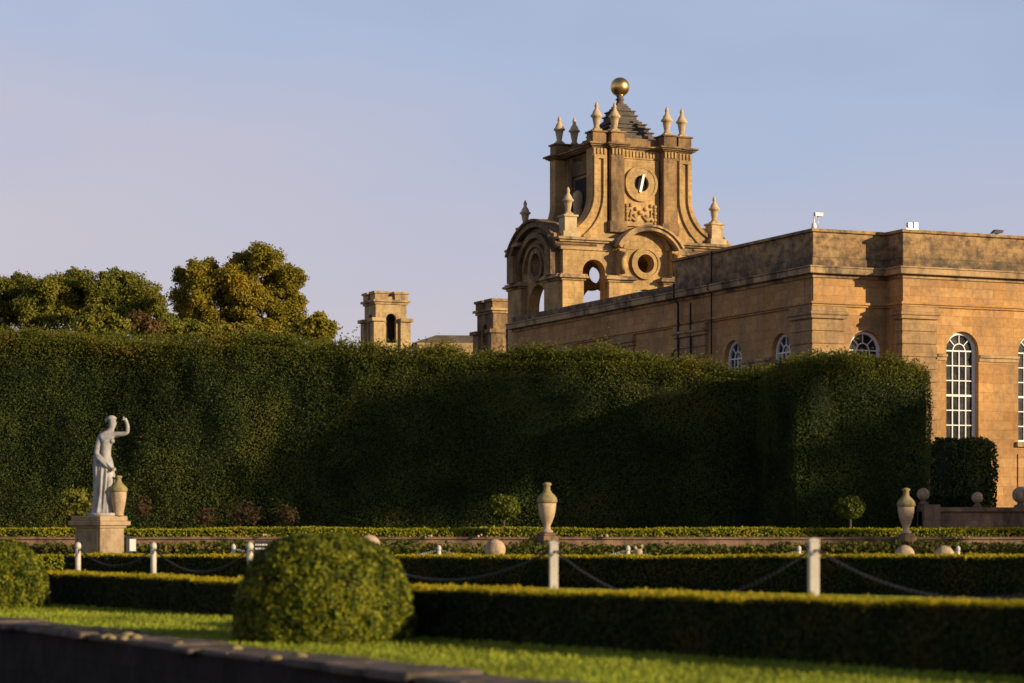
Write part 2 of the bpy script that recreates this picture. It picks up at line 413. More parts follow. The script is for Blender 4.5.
M['sign_dark'] = plain('dark_sign', (.04, .04, .045), .6)
g_, t_, b_ = mat_new('window_glass')
b_.inputs['Base Color'].default_value = (.012, .014, .018, 1); b_.inputs['Roughness'].default_value = .12; b_.inputs['Specular IOR Level'].default_value = .5
n_ = N_(t_, 'ShaderNodeTexNoise', Scale=1.3, Detail=2.0); c_ = N_(t_, 'ShaderNodeTexCoord'); t_.links.new(c_.outputs['Object'], n_.inputs['Vector'])
bu_ = N_(t_, 'ShaderNodeBump', Strength=.12, Distance=.2); t_.links.new(n_.outputs['Fac'], bu_.inputs['Height']); t_.links.new(bu_.outputs[0], b_.inputs['Normal'])
M['glass'] = g_
M['yew'] = leafmat('yew_leaves', [(.018, .040, .009), (.040, .068, .014), (.064, .090, .017), (.115, .12, .02)], .15, .6, (.105, .095, .018), .45, .42)
M['yew_lit_top'] = leafmat('sunlit_yew_tops', [(.05, .07, .010), (.11, .125, .016), (.20, .18, .02)], .35, .6, (.16, .12, .016), .6)  # lighter leaf colour that paints sunlight along the tall hedge tops
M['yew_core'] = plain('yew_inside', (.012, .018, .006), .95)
M['box'] = leafmat('box_leaves', [(.010, .018, .004), (.020, .030, .005), (.032, .040, .006), (.055, .046, .007)], .08, .6, (.045, .034, .006), 1.2)
M['box_lit_top'] = leafmat('sunlit_box_tops', [(.28, .25, .012), (.46, .38, .018), (.60, .43, .022)], .5, .55, (.34, .24, .018), .8)  # sun on the low hedge tops, put into the leaf colour
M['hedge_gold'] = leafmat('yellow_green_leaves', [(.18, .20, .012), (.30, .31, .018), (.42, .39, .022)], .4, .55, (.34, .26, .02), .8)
M['bay'] = leafmat('bay_leaves', [(.05, .075, .012), (.12, .145, .018), (.22, .22, .03)], .3, .5)
M['ball'] = leafmat('clipped_ball_leaves', [(.024, .042, .006), (.075, .105, .008), (.16, .18, .011), (.30, .27, .016)], .2, .45, (.18, .17, .012), 5.0, .4)
M['tree_a'] = leafmat('brown_green_leaves', [(.10, .12, .018), (.175, .18, .024), (.26, .225, .03)], .35, .6, (.22, .165, .022), .25)
M['tree_b'] = leafmat('autumn_gold_leaves', [(.15, .15, .018), (.27, .225, .024), (.38, .285, .03)], .4, .6, (.34, .22, .025), .25)
M['tree_c'] = leafmat('olive_leaves', [(.12, .13, .02), (.20, .19, .03), (.26, .22, .03)], .35, .6)
M['red'] = leafmat('dark_red_leaves', [(.035, .045, .012), (.09, .03, .025), (.05, .06, .015), (.10, .035, .028)], .3, .6)
M['rust'] = leafmat('rusty_leaves', [(.11, .07, .025), (.16, .08, .03), (.09, .08, .02)], .3, .6)
M['bed'] = leafmat('bed_leaves', [(.05, .07, .010), (.09, .11, .014), (.16, .14, .02)], .3, .6, (.15, .09, .03), 1.5)

# lawn and gravel
m, t, b = mat_new('mown_grass')
co = N_(t, 'ShaderNodeTexCoord'); n = N_(t, 'ShaderNodeTexNoise', Scale=.5, Detail=6.0); t.links.new(co.outputs['Object'], n.inputs['Vector'])
n2 = N_(t, 'ShaderNodeTexNoise', Scale=40.0, Detail=3.0); t.links.new(co.outputs['Object'], n2.inputs['Vector'])
c = ramp(t, n.outputs['Fac'], [(.3, (.17, .21, .018)), (.5, (.22, .25, .024)), (.7, (.27, .27, .03))])
c = mixc(t, .8, c, ramp(t, n2.outputs['Fac'], [(.3, (.55, .6, .5)), (.7, (1.25, 1.2, 1.1))]), 'MULTIPLY')
t.links.new(c, b.inputs['Base Color']); b.inputs['Roughness'].default_value = .8; b.inputs['Specular IOR Level'].default_value = .1
bu = N_(t, 'ShaderNodeBump', Strength=.8, Distance=.04); t.links.new(n2.outputs['Fac'], bu.inputs['Height']); t.links.new(bu.outputs[0], b.inputs['Normal'])
M['lawn'] = m
M['blade'] = leafmat('grass_blades', [(.17, .215, .020), (.27, .31, .028), (.36, .36, .036)], .35, .6)
M['gravel'] = plain('dark_gravel', (.035, .03, .027), .95, 0, .5, 25)
M['soil'] = plain('soil', (.06, .042, .028), .95, 0, .4, 5)

# ------------------------------------------------------------------ the ground
ANG = radians(23.5)
gb = MB(); gb.prism([(-1500, -200), (1500, -200), (1500, 3000), (-1500, 3000)], -1.7, -1.0); structure(gb.build('ground', M['gravel']))
WL = [Vector((-14.6, 46.6)), Vector((-8.03, 35.7)), Vector((.08, 22.2)), Vector((9.5, 6.5))]        # lawn edge along the stone wall
lb = MB(); lb.prism([(p.x, p.y) for p in WL] + [(60, 6.5), (60, 66), (-60, 66), (-60, 60)][:], -1.05, 0.0)
structure(lb.build('lawn', M['lawn']))
TL = 65.0
tb = MB(); tb.prism([(-220, TL + .5), (220, TL + .5), (220, 700), (-220, 700)], -.6, .9); structure(tb.build('terrace', M['soil']))

# short grass blades on the part of the lawn in view
def inside_lawn(p):
    a, b = WL[1], WL[2]; d = (b - a).normalized(); n = Vector((-d.y, d.x))
    return (p[:, 0] - a.x) * n.x + (p[:, 1] - a.y) * n.y
n = 150000
gp = np.column_stack([RNG.uniform(-12, 8, n), RNG.uniform(16, 44, n), np.full(n, .0)])
gp = gp[inside_lawn(gp) > .05]
gp = gp[np.abs(gp[:, 0]) < gp[:, 1] * .26]
k = len(gp); hh = RNG.uniform(.025, .06, k); a_ = RNG.uniform(0, 6.28, k); w_ = .012
dx = np.column_stack([np.cos(a_) * w_, np.sin(a_) * w_, np.zeros(k)]); up = np.column_stack([RNG.normal(size=k) * .02, RNG.normal(size=k) * .02, hh])
gq = np.stack([gp - dx, gp + dx, gp + dx * .3 + up, gp - dx * .3 + up], 1).reshape(-1, 3)
go = leaf_mesh('grass', gq, [M['blade']]); go['kind'] = 'stuff'

# ------------------------------------------------------------------ low stone wall in front
wt = empty('stone_wall', 'dark low retaining wall with worn mossy coping in front of the lawn', 'wall')
d2 = (WL[2] - WL[1]).normalized(); nl = Vector((d2.y, -d2.x)) * (1 if Vector((d2.y, -d2.x)).x < 0 else -1)
L0, L1 = WL[0], WL[3]
q = lambda p, o: (p.x + nl.x * o, p.y + nl.y * o)
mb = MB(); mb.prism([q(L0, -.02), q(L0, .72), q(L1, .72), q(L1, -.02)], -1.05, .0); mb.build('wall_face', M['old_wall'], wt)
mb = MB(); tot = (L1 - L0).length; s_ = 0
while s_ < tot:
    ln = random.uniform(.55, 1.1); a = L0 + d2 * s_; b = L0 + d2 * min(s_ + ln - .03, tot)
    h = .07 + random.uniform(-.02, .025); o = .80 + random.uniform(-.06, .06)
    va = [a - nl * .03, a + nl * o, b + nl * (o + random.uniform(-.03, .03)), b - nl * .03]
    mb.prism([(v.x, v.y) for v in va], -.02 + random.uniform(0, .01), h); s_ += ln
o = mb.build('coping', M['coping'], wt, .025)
mb = MB()
for i in range(46):                                            # broken stones and moss cushions along the edge
    s1 = random.uniform(2, tot - 4) if i > 12 else (WL[1] - L0).length + random.uniform(4.4, 7.2)
    p = L0 + d2 * s1 + nl * random.uniform(.35, .8)
    r = random.uniform(.05, .15)
    mb.lathe([(.01, 0), (r, 0), (r * .9, r * .35), (r * .5, r * .6), (.01, r * .65)], (p.x, p.y, .05), 9, 0, True,
             wob=lambda a, z, s=i: .25 * sin(2 * a + s) + .15 * sin(5 * a + 2 * s))
mb.build('moss_cushion', M['mossy'], wt)

# ------------------------------------------------------------------ orangery
OX, OY = (813 - 512) / F * 100, 100.0
CA, SA = cos(ANG), sin(ANG)
def u_at(px, v):      # on planes of constant v
    k = (px - 512) / F; return (k * (OY + CA * v) - OX + SA * v) / (CA - k * SA)
def v_at(px, u):
    k = (px - 512) / F; return (OX + CA * u - k * (OY + SA * u)) / (SA + k * CA)
def z_at(py, u, v): return EYE - (py - YH) / F * (OY + SA * u + CA * v)
org = empty('orangery', 'long golden limestone orangery with arched white windows and heavy lichened parapet', 'building', (OX, OY, 0), ANG)
PJ = 1.35
uB = u_at(903, -PJ); UE = 30.0; vE = v_at(507, -.4); vQ = v_at(675, 0)
Z0, ZC = .8, 12.10
R = .80
def zt(z): return z
wA = [u_at(866, 0)]; wB = [u_at(962.5, -PJ), u_at(1034, -PJ)]; wL = [v_at(781, 0), v_at(733, 0)]
step = wL[1] - wL[0]
wL += [wL[1] + step * (i + 1) + 1.2 for i in range(3)]
wB += [wB[1] + (wB[1] - wB[0]) * (i + 1) for i in range(3)]
ZS, ZB = 8.98, 4.95
h = .7
plate('wall', [(0.02, Z0), (uB, Z0), (uB, ZC), (0.02, ZC)], [arch(c, R + .06, ZB, ZS) for c in wA], 0, h, M['wall'], org)
plate('wall', [(uB, Z0), (UE, Z0), (UE, ZC), (uB, ZC)], [arch(c, R + .06, ZB, ZS) for c in wB], -PJ, -PJ + h, M['wall'], org)
mb = MB(); mb.box(uB - .002, uB + h, -PJ + .003, h, Z0, ZC - .003); mb.build('wall', M['wall'], org)
plate('wall', [(0.02 + h, Z0), (vE, Z0), (vE, ZC), (.02 + h, ZC)], [arch(c, R + .06, ZB, ZS) for c in wL if c < vE - 2], 0, h, M['wall'], org, 'x')
mb = MB(); mb.box(h + .01, UE, vE - h, vE, Z0, ZC - .002); mb.build('wall', M['wall'], org)
mb = MB(); mb.box(h + .01, h + .25, h + .01, vE - h - .01, Z0, ZC - .3); mb.box(h + .27, uB + h, h + .01, h + .25, Z0, ZC - .3)
mb.box(uB + h + .01, UE, -PJ + h + .01, -PJ + h + .25, Z0, ZC - .3); mb.build('dark_interior', M['dark'], org)

def foot(o, ve=vE):
    """footprint pushed out by o"""
    return [(-o, -o), (uB - o, -o), (uB - o, -PJ - o), (UE, -PJ - o), (UE, ve + o), (-o, ve + o)]
def ring(mbx, o, z0, z1, ve=vE, inn=.3):
    """moulding that follows the footprint on the two faces in view"""
    out = [(-o, ve + o), (-o, -o), (uB - o, -o), (uB - o, -PJ - o), (UE, -PJ - o)]
    ins = [(inn, ve + o), (inn, inn), (uB + inn, inn), (uB + inn, -PJ + inn), (UE, -PJ + inn)]
    for i in range(4):
        mbx.prism([out[i], out[i+1], ins[i+1], ins[i]], z0, z1)
mb = MB()
for o_, a_, b_ in ((.08, 12.10, 12.26), (.33, 12.262, 12.52), (.37, 12.522, 12.60)):
    mb.prism(foot(o_), a_, b_)
mb.build('cornice', M['ledge'], org, .02)
mb = MB()
ring(mb, .10, 10.86, 10.95); ring(mb, .17, 10.952, 11.05)
mb.build('architrave', M['wall'], org)
mb = MB()
ring(mb, .06, 8.52, 8.68); ring(mb, .14, 8.682, 8.80)
o_imp = mb.build('impost_band', M['ledge'], org)
# the impost band stops at window openings: cut by building it only between them
bpy.data.objects.remove(o_imp)
mb = MB()
def seg_u(a, b, v):
    mb = MB(); mb.box(a, b, v - .06, v + .1, 8.52, 8.68); mb.box(a, b, v - .14, v + .1, 8.682, 8.80); mb.build('impost_band', M['ledge'], org)
def seg_v(a, b):
    mb = MB(); mb.box(-.06, .1, a, b, 8.52, 8.68); mb.box(-.14, .1, a, b, 8.682, 8.80); mb.build('impost_band', M['ledge'], org)
ed = [1.62] + [x for c in wA for x in (c - R - .07, c + R + .07)] + [uB - .01]
for a, b in zip(ed[::2], ed[1::2]):
    if b > a + .1: seg_u(a, b, 0)
ed = [uB + 1.75] + [x for c in wB for x in (c - R - .07, c + R + .07)] + [UE]
for a, b in zip(ed[::2], ed[1::2]): seg_u(a, b, -PJ)
ed = [1.62] + [x for c in wL if c < vE - 2 for x in (c - R - .07, c + R + .07)] + [vE]
for a, b in zip(ed[::2], ed[1::2]): seg_v(a, b)
mb = MB()
mb.prism(foot(.06, vE), 12.601, 12.98)
mb.build('blocking_course', M['parapet'], org, .02)
mb = MB(); mb.prism(foot(.02, vQ), 12.981, 14.10); mb.prism(foot(.13, vQ + .1), 14.102, 14.24)
mb.build('parapet', M['parapet'], org, .02)
mb = MB(); mb.box(1.2, UE, vQ + 1, vE - 1, 12.981, 13.03); mb.build('roof', M['lead'], org)
# rusticated strips
def rust(name, parts, base=.1):
    mb = MB(); z = Z0 + 1.0; k = 0
    for (x0, x1, y0, y1) in parts:
        z = Z0
        mb.box(x0 + .06, x1 - .06, y0 + .06, y1 - .06, Z0, 10.4)
        while z < 10.1:
            mb.box(x0, x1, y0, y1, z, z + .47); z += .56
        mb.box(x0 - .07, x1 + .07, y0 - .07, y1 + .07, 10.30, 10.46); mb.box(x0 - .13, x1 + .13, y0 - .13, y1 + .13, 10.462, 10.60); mb.box(x0 - .05, x1 + .05, y0 - .05, y1 + .05, 10.602, 10.84)
    return mb.build(name, M['quoin'], org, .02)
rust('pilaster', [(-.15, 1.55, -.15, 1.7)])
rust('pilaster', [(uB - .15, uB + 1.7, -PJ - .15, -PJ + .5)])
v0, v1 = v_at(706, -.1), v_at(675, -.1)
rust('pilaster', [(-.16, .3, v0, v1)])
for i in range(1, 3):
    a = v1 + 7.2 * i - 2.6
    if a + 2.4 < vE: rust('pilaster', [(-.12, .3, a, a + 2.2)])
# windows: white frame with glazing bars, dark pane below it
def window(axis, c, plane, inward=1):
    """plane = outer wall plane; the frame sits 0.25 m inside"""
    d0 = plane + .26; d1 = plane + .36
    mb = MB()
    oo = arch(c, R + .055, ZB, ZS, 16); ii = arch(c, R - .08, ZB + .09, ZS, 16)
    mb.strip(oo, ii, axis, d0 - .03, d1, True)
    bw = .022
    bx = lambda h0, h1, z0, z1, e=0: mb.box(h0, h1, d0 + e, d1 - .02, z0, z1) if axis == 'y' else mb.box(d0 + e, d1 - .02, h0, h1, z0, z1)
    for f in (-.47, 0, .47): bx(c + f * (R - .05) - bw, c + f * (R - .05) + bw, ZB + .05, ZS)
    bx(c - .018, c + .018, ZS + (R - .08) * .45, ZS + R - .06, .006)
    nrow = 6
    for i in range(nrow + 1):
        zz = ZB + .05 + (ZS - ZB - .05) * i / nrow; wv = .045 if i in (3,) else (bw if i < nrow else .03)
        bx(c - R + .05, c + R - .05, zz - wv, zz + wv, .004)
    r2 = (R - .08) * .45
    L = lambda r, n=12: [(c + r * cos(pi * i / n), ZS + r * sin(pi * i / n)) for i in range(n + 1)]
    mb.strip(L(r2 + bw), L(r2 - bw), axis, d0 + .008, d1 - .02)
    for a in (pi/4, 3*pi/4):
        p, q_ = (c + r2 * cos(a), ZS + r2 * sin(a)), (c + (R - .06) * cos(a), ZS + (R - .06) * sin(a))
        nx, nz_ = -sin(a) * .02, cos(a) * .02
        mb.slab([(p[0]+nx, p[1]+nz_), (q_[0]+nx, q_[1]+nz_), (q_[0]-nx, q_[1]-nz_), (p[0]-nx, p[1]-nz_)], axis, d0 + .01, d1 - .02)
    w = mb.build('window', M['white'], org)
    mb = MB(); mb.slab(arch(c, R + .05, ZB + .01, ZS, 16), axis, d1 - .035, d1 + .02); mb.build('pane', M['glass'], w)
    mb = MB()
    if axis == 'y': mb.box(c - R - .2, c + R + .2, plane - .16, plane + .3, ZB - .22, ZB + .002)
    else: mb.box(plane - .16, plane + .3, c - R - .2, c + R + .2, ZB - .22, ZB + .002)
    mb.build('sill', M['ledge'], w)
for c in wA: window('y', c, 0)
for c in wB: window('y', c, -PJ)
for c in wL:
    if c < vE - 2: window('x', c, 0)
# recessed panels under the right-hand windows
for c in wB:
    mb = MB(); mb.strip([(c-R-.1, 2.3), (c+R+.1, 2.3), (c+R+.1, 4.4), (c-R-.1, 4.4)], [(c-R+.02, 2.42), (c+R-.02, 2.42), (c+R-.02, 4.28), (c-R+.02, 4.28)], 'y', -PJ - .05, -PJ + .05, True)
    mb.build('panel_moulding', M['wall'], org)
# rain pipes and a conductor on the shaded side
for px, x, zt_ in ((677, -.24, 12.9), (689, -.2, 11.9), (709, -.16, 14.3)):
    v = v_at(px, -.3); mb = MB()
    if px == 677: mb.tube([(-.48, v, 12.95), (-.48, v, 12.3), (-.24, v, 11.95), (-.24, v, 1.0)], .055, 8)
    elif px == 689: mb.tube([(-.22, v, 11.9), (-.22, v, 1.0)], .05, 8)
    else: mb.tube([(-.17, v, 14.2), (-.17, v, 12.7), (-.40, v, 12.62), (-.40, v, 12.38), (-.17, v, 12.2), (-.17, v, 1.0)], .035, 6)
    mb.build('rain_pipe', M['pipe'], org)

def owpos(u, v, z): return Vector((OX + CA*u - SA*v, OY + SA*u + CA*v, z))
# gadgets on the parapet
cm = empty('security_camera', 'white dome and arm of a security camera on the parapet corner', 'camera', owpos(.12, .1, 14.24), ANG); cm.scale = (.55, .55, .7)
mb = MB(); mb.tube([(0, 0, 0), (0, 0, .95)], .05, 8); mb.tube([(0, 0, .75), (.5, .1, .8)], .03, 6); mb.build('pole', M['grey'], cm)
mb = MB(); mb.lathe([(.05, .0), (.2, .0), (.2, .3), (.14, .45), (.03, .5)], (-.1, -.12, -.1), 14); mb.build('dome', M['white'], cm)
mb = MB(); mb.box(.05, .75, -.13, .13, .82, 1.0); mb.box(.0, .8, -.16, .16, 1.002, 1.03); mb.build('housing', M['white'], cm)
mb = MB(); mb.tube([(.35, 0, .82), (.42, 0, 0)], .025, 6); mb.build('stay', M['grey'], cm)
uu = u_at(913.5, -PJ)
fl = empty('floodlight', 'pair of white box floodlights on the parapet above the projecting bay', 'floodlight', owpos(uu, -PJ + .1, 14.24), ANG); fl.scale = (.8, .8, .8)
for dx in (-.16, .2):
    mb = MB(); mb.box(dx - .15, dx + .13, -.1, .15, .1, .42 + dx * .1); mb.build('lamp_head', M['grey'], fl, .02)
mb = MB(); mb.box(-.4, .4, -.03, .03, .04, .1); mb.tube([(0, 0, 0), (0, 0, .1)], .04, 6); mb.build('bracket', M['grey'], fl)
uu = u_at(998, -PJ)
fl = empty('floodlight', 'small dark floodlight lying low on the right of the parapet', 'floodlight', owpos(uu, -PJ + .1, 14.24), ANG)
mb = MB(); mb.slab([(-.3, .06), (.25, .1), (.3, .22), (-.1, .24)], 'y', -.12, .12); mb.build('lamp_head', M['pipe'], fl)
mb = MB(); mb.box(-.06, .06, -.05, .05, 0, .09); mb.build('bracket', M['pipe'], fl)

# ------------------------------------------------------------------ clock tower
TD = 155.0
TX = (618 - 512) / F * TD
tw = empty('clock_tower', 'ornate baroque stone clock tower topped by a golden ball', 'tower', (TX, TD, 0), ANG)
T, TK = M['tower'], M['tower_dark']
def rects(name, boxes, mat, bevel=.03, parent=tw):
    mb = MB()
    for b in boxes: mb.box(*b)
    return mb.build(name, mat, parent, bevel)
# lower stage
LX, LY = 6.0, 4.05
side_arch = [arch(s * 3.75, .82, 12.0, 17.65) for s in (-1, 1)]
for s in (-1, 1):
    y0, y1 = (-LY, -LY + .8) if s < 0 else (LY - .8, LY)
    plate('arcade_wall', [(-LX, 1), (LX, 1), (LX, 19.3), (-LX, 19.3)], side_arch + [arch(0, 1.15, 12.0, 15.5 if s < 0 else 16.3), circ(0, 18.35, .62)], y0, y1, T, tw)
    x0, x1 = (-LX, -LX + .8) if s < 0 else (LX - .8, LX)
    plate('arcade_wall', [(-LY + .82, 1), (LY - .82, 1), (LY - .82, 19.3), (-LY + .82, 19.3)], [arch(0, 1.5, 12.0, 15.6), circ(0, 18.4, .78)], x0, x1, T, tw, 'x')
rects('vault', [(-LX + .1, LX - .1, -LY + .1, LY - .1, 19.301, 19.9)], T)
piers = []; imps = []
for s in (-1, 1):
    ya, yb = (-LY - .38, -LY - .002) if s < 0 else (LY + .002, LY + .38)
    for (a, b) in ((-6.22, -4.66), (-2.85, -1.2), (1.2, 2.85), (4.66, 6.22)):
        piers.append((a, b, ya, yb, 1, 17.0)); e = .32
        imps += [(a - .12, b + .12, ya - .12, yb + .12, 17.0, 17.14), (a - e, b + e, ya - e, yb + .12, 17.142, 17.30), (a - .2, b + .2, ya - .2, yb + .12, 17.302, 17.42)]
    xa, xb = (-LX - .40, -LX - .002) if s < 0 else (LX + .002, LX + .40)
    for (a, b) in ((-4.15, -1.9), (1.9, 4.15)):
        piers.append((xa, xb, a, b, 1, 17.003))
        imps += [(xa - .1, xb + .1, a - .1, b + .1, 17.004, 17.143), (xa - .3, xb + .1, a - .3, b + .3, 17.145, 17.303), (xa - .18, xb + .1, a - .18, b + .18, 17.305, 17.423)]
for b in piers: rects('pier', [b], T)
for k in range(0, len(imps), 3): rects('impost', imps[k:k+3], M['ledge'])
ent = []
for s in (-1, 1):
    for sx in (-1, 1):
        ent = []
        x0, x1 = sorted((sx * 2.45, sx * 6.1))
        for o_, z0, z1 in ((.12, 19.05, 19.25), (.05, 19.252, 19.55), (.25, 19.552, 19.68), (.42, 19.682, 19.86)):
            ya, yb = (-LY - o_, -LY + .3) if s < 0 else (LY - .3, LY + o_)
            ent.append((x0 - (o_ if sx < 0 else 0), x1 + (o_ if sx > 0 else 0), ya, yb, z0, z1))
        rects('entablature', ent, M['ledge'], .02)
# arched hoods front and back, barrel hoods on the two ends
def vol(name, mk, mat=T):
    mb = MB(); mk(mb); return mb.build(name, mat, tw)
for s in (-1, 1):
    Y = lambda o: s * (LY + o)
    def mk(mb):
        mb.strip(arc(0, 2.32, 1.36, 19.35, 20, .0), arc(0, 2.32, 1.36, 19.35, 20, -.24), 'y', Y(.9), Y(-1.5))
        mb.strip(arc(0, 2.32, 1.36, 19.35, 20, .14), arc(0, 2.32, 1.36, 19.35, 20, .001), 'y', Y(1.05), Y(-1.5))
    vol('arched_hood', mk, M['ledge'])
    def mk(mb):
        mb.slab(arc(0, 2.26, 1.28, 19.302, 20, -.1), 'y', Y(.05), Y(-1.4))
        mb.strip(arc(0, 1.5, 1.25, 19.25, 20, .22), arc(0, 1.5, 1.25, 19.25, 20, .0), 'y', Y(.30), Y(.051))
        for x in (-1.95, 1.95): mb.box(x - .22, x + .22, min(Y(.02), Y(.62)), max(Y(.02), Y(.62)), 17.43, 19.2)
    vol('tympanum', mk)
    def mk(mb):
        mb.strip(circ(0, 18.35, 1.0, 28), circ(0, 18.35, .62, 28), 'y', Y(.16), Y(-.3), True)
        mb.strip(circ(0, 18.35, 1.06, 28), circ(0, 18.35, .9, 28), 'y', Y(.22), Y(.161), True)
    vol('round_window', mk)
    for x in (-1.95, 1.95):                                    # scroll consoles under the hood
        def mk(mb):
            mb.tube([(x, Y(.62), 17.6), (x, Y(.85), 18.0), (x, Y(.75), 18.5), (x, Y(.95), 19.0)], [.18, .26, .2, .28], 8)
        vol('console', mk)
    X = lambda o: s * (LX + o)
    def mk(mb):
        mb.strip(arc(0, 4.1, 2.0, 19.3, 24, .0), arc(0, 4.1, 2.0, 19.3, 24, -.38), 'x', X(.45), X(-2.4))
        mb.strip(arc(0, 4.1, 2.0, 19.3, 24, .16), arc(0, 4.1, 2.0, 19.3, 24, .001), 'x', X(.6), X(-2.4))
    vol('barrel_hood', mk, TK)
    def mk(mb):
        mb.slab(arc(0, 3.95, 1.9, 19.302, 24, -.1), 'x', X(.03), X(-2.5))
        mb.strip(arc(0, 2.6, 2.2, 18.0, 20, .35), arc(0, 2.6, 2.2, 18.0, 20, .0), 'x', X(.36), X(.031))
        mb.strip(arc(0, 1.7, 1.6, 18.0, 20, .25), arc(0, 1.7, 1.6, 18.0, 20, .0), 'x', X(.3), X(.032))
        for y in (-3.1, 3.1): mb.box(min(X(.0), X(.7)), max(X(.0), X(.38)), y - .5, y + .5, 17.43, 19.25)
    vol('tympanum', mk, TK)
    def mk(mb):
        mb.strip(circ(0, 18.4, 1.15, 28), circ(0, 18.4, .78, 28), 'x', X(.2), X(-.3), True)
    vol('round_window', mk, TK)
    for y in (-3.1, 3.1):
        def mk(mb):
            mb.tube([(X(.35), y, 17.6), (X(.5), y, 18.0), (X(.4), y, 18.5), (X(.5), y, 19.1)], [.2, .3, .22, .3], 8)
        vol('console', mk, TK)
# upper stage
rects('upper_body', [(-2.75, 2.75, -3.0, 2.5, 19.9, 26.0), (-2.74, 2.74, -3.25, 2.7, 19.9, 25.4)], T)
rects('plinth_block', [(-3.9, 3.9, -3.75, 3.15, 19.902, 20.35), (-4.9, 4.9, -3.4, 2.9, 19.901, 20.1)], T)
def scroll(s, sy):
    E = [(s * (-6.55 + 2.85 * cos(radians(a))), 22.9 + 2.75 * sin(radians(a))) for a in range(0, -91, -6)]
    out = [(s * -2.6, 25.95), (s * -3.7, 25.95)] + [(-abs(h) if s > 0 else abs(h), z) for h, z in E] + [(s * -6.55, 19.9), (s * -2.6, 19.9)]
    y0, y1 = (-3.7, -2.75) if sy < 0 else (2.2, 3.1)
    mb = MB(); mb.slab(out, 'y', y0, y1)
    o = mb.build('scroll_buttress', T, tw, .03)
    # raised border on the outer face
    c1 = [(s * -3.62, 25.2)] + [(s * -(6.55 - 2.93 * cos(radians(a))), 22.9 + 2.83 * sin(radians(a))) for a in range(0, -91, -6)]
    c2 = [(s * -3.32, 25.2)] + [(s * -(6.55 - 3.22 * cos(radians(a))), 22.9 + 3.02 * sin(radians(a))) for a in range(0, -91, -6)]
    c3 = [(s * -2.95, 25.2)] + [(s * -(6.55 - 3.60 * cos(radians(a))), 22.9 + 3.5 * sin(radians(a))) for a in range(0, -60, -6)]
    c4 = [(s * -2.70, 25.2)] + [(s * -(6.55 - 3.85 * cos(radians(a))), 22.9 + 3.8 * sin(radians(a))) for a in range(0, -60, -6)]
    mb = MB(); ya, yb = (-3.701, -3.86) if sy < 0 else (3.101, 3.22)
    mb.strip(c1, c2, 'y', ya, yb)
    mb.strip(c3, c4, 'y', ya, yb)
    mb.slab([(s * -3.62, 25.2), (s * -2.7, 25.2), (s * -2.7, 25.45), (s * -3.62, 25.45)], 'y', ya, yb)
    mb.build('raised_moulding', T, o)
for s in (1, -1):
    for sy in (-1, 1): scroll(s, sy)
pil = []
for sy in (-1, 1):
    for a, b in ((-2.45, -1.45), (1.45, 2.45)):
        y0, y1 = (-3.95, -3.251) if sy < 0 else (2.701, 3.3); pil.append([(a, b, y0, y1, 20.352, 25.95), (a - .14, b + .14, *((-4.08, -3.252) if sy < 0 else (2.702, 3.4)), 20.353, 21.1)])
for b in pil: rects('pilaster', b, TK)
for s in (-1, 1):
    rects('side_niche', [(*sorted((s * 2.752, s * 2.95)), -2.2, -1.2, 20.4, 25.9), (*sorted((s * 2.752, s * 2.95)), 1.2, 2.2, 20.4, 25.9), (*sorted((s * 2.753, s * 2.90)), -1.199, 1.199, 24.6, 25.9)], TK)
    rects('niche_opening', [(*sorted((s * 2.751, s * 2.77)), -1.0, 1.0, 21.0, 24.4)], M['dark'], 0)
    mb = MB(); mb.lathe([(.3, 0), (.36, .1), (.3, .6), (.42, 1.5), (.36, 1.9), (.12, 2.1)], (s * 2.95, .1, 21.5), 10); mb.build('niche_figure', M['finial'], tw)
# frieze, cornice, attic
fr = [(-2.9, 2.9, -3.35, 2.75, 25.401, 25.95)]
def stack(x0, x1, y0, y1, spec, eps):
    return [(x0 - o_, x1 + o_, y0 - o_, y1 + o_, z0 + eps, z1 + eps) for o_, z0, z1 in spec]
spec = [(.06, 25.95, 26.03), (.20, 26.032, 26.13), (.34, 26.132, 26.25)]
att = [(-.02, 26.252, 26.95), (.08, 26.952, 27.06)]
cor = stack(-2.85, 2.85, -3.3, 2.7, spec, 0); ab = stack(-2.8, 2.8, -3.2, 2.6, [(-.02, 26.252, 26.80)], 0)
cap = []
PX = [(-3.75, -2.62), (-2.5, -1.4), (1.4, 2.5), (2.62, 3.75)]
i = 0
for a, b in PX:
    for sy in (-1, 1):
        i += 1; e = i * .0012
        out = 3.75 if abs(a + b) > 5 else 4.0
        y0, y1 = (-out, -2.7) if sy < 0 else (2.1, out - .62)
        cor += stack(a + .02, b - .02, y0, y1, spec, e); ab += stack(a + .05, b - .05, y0 + .02, y1 - .02, att, e)
for s in (-1, 1):
    cor += stack(*sorted((s * 2.6, s * 3.3)), -2.6, 2.0, spec, .015)
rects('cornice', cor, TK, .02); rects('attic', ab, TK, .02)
fl_ = []
for a, b in PX:
    yy = -3.71 if abs(a + b) > 5 else -3.952
    for k in range(4):
        x = a + .18 + (b - a - .36) * k / 3; fl_.append((x - .06, x + .06, yy - .07, yy, 25.5, 25.9))
for k in range(11): x = -1.25 + .25 * k; fl_.append((x - .06, x + .06, -3.42, -3.36, 25.5, 25.9))
rects('frieze', fr + fl_, T, 0)
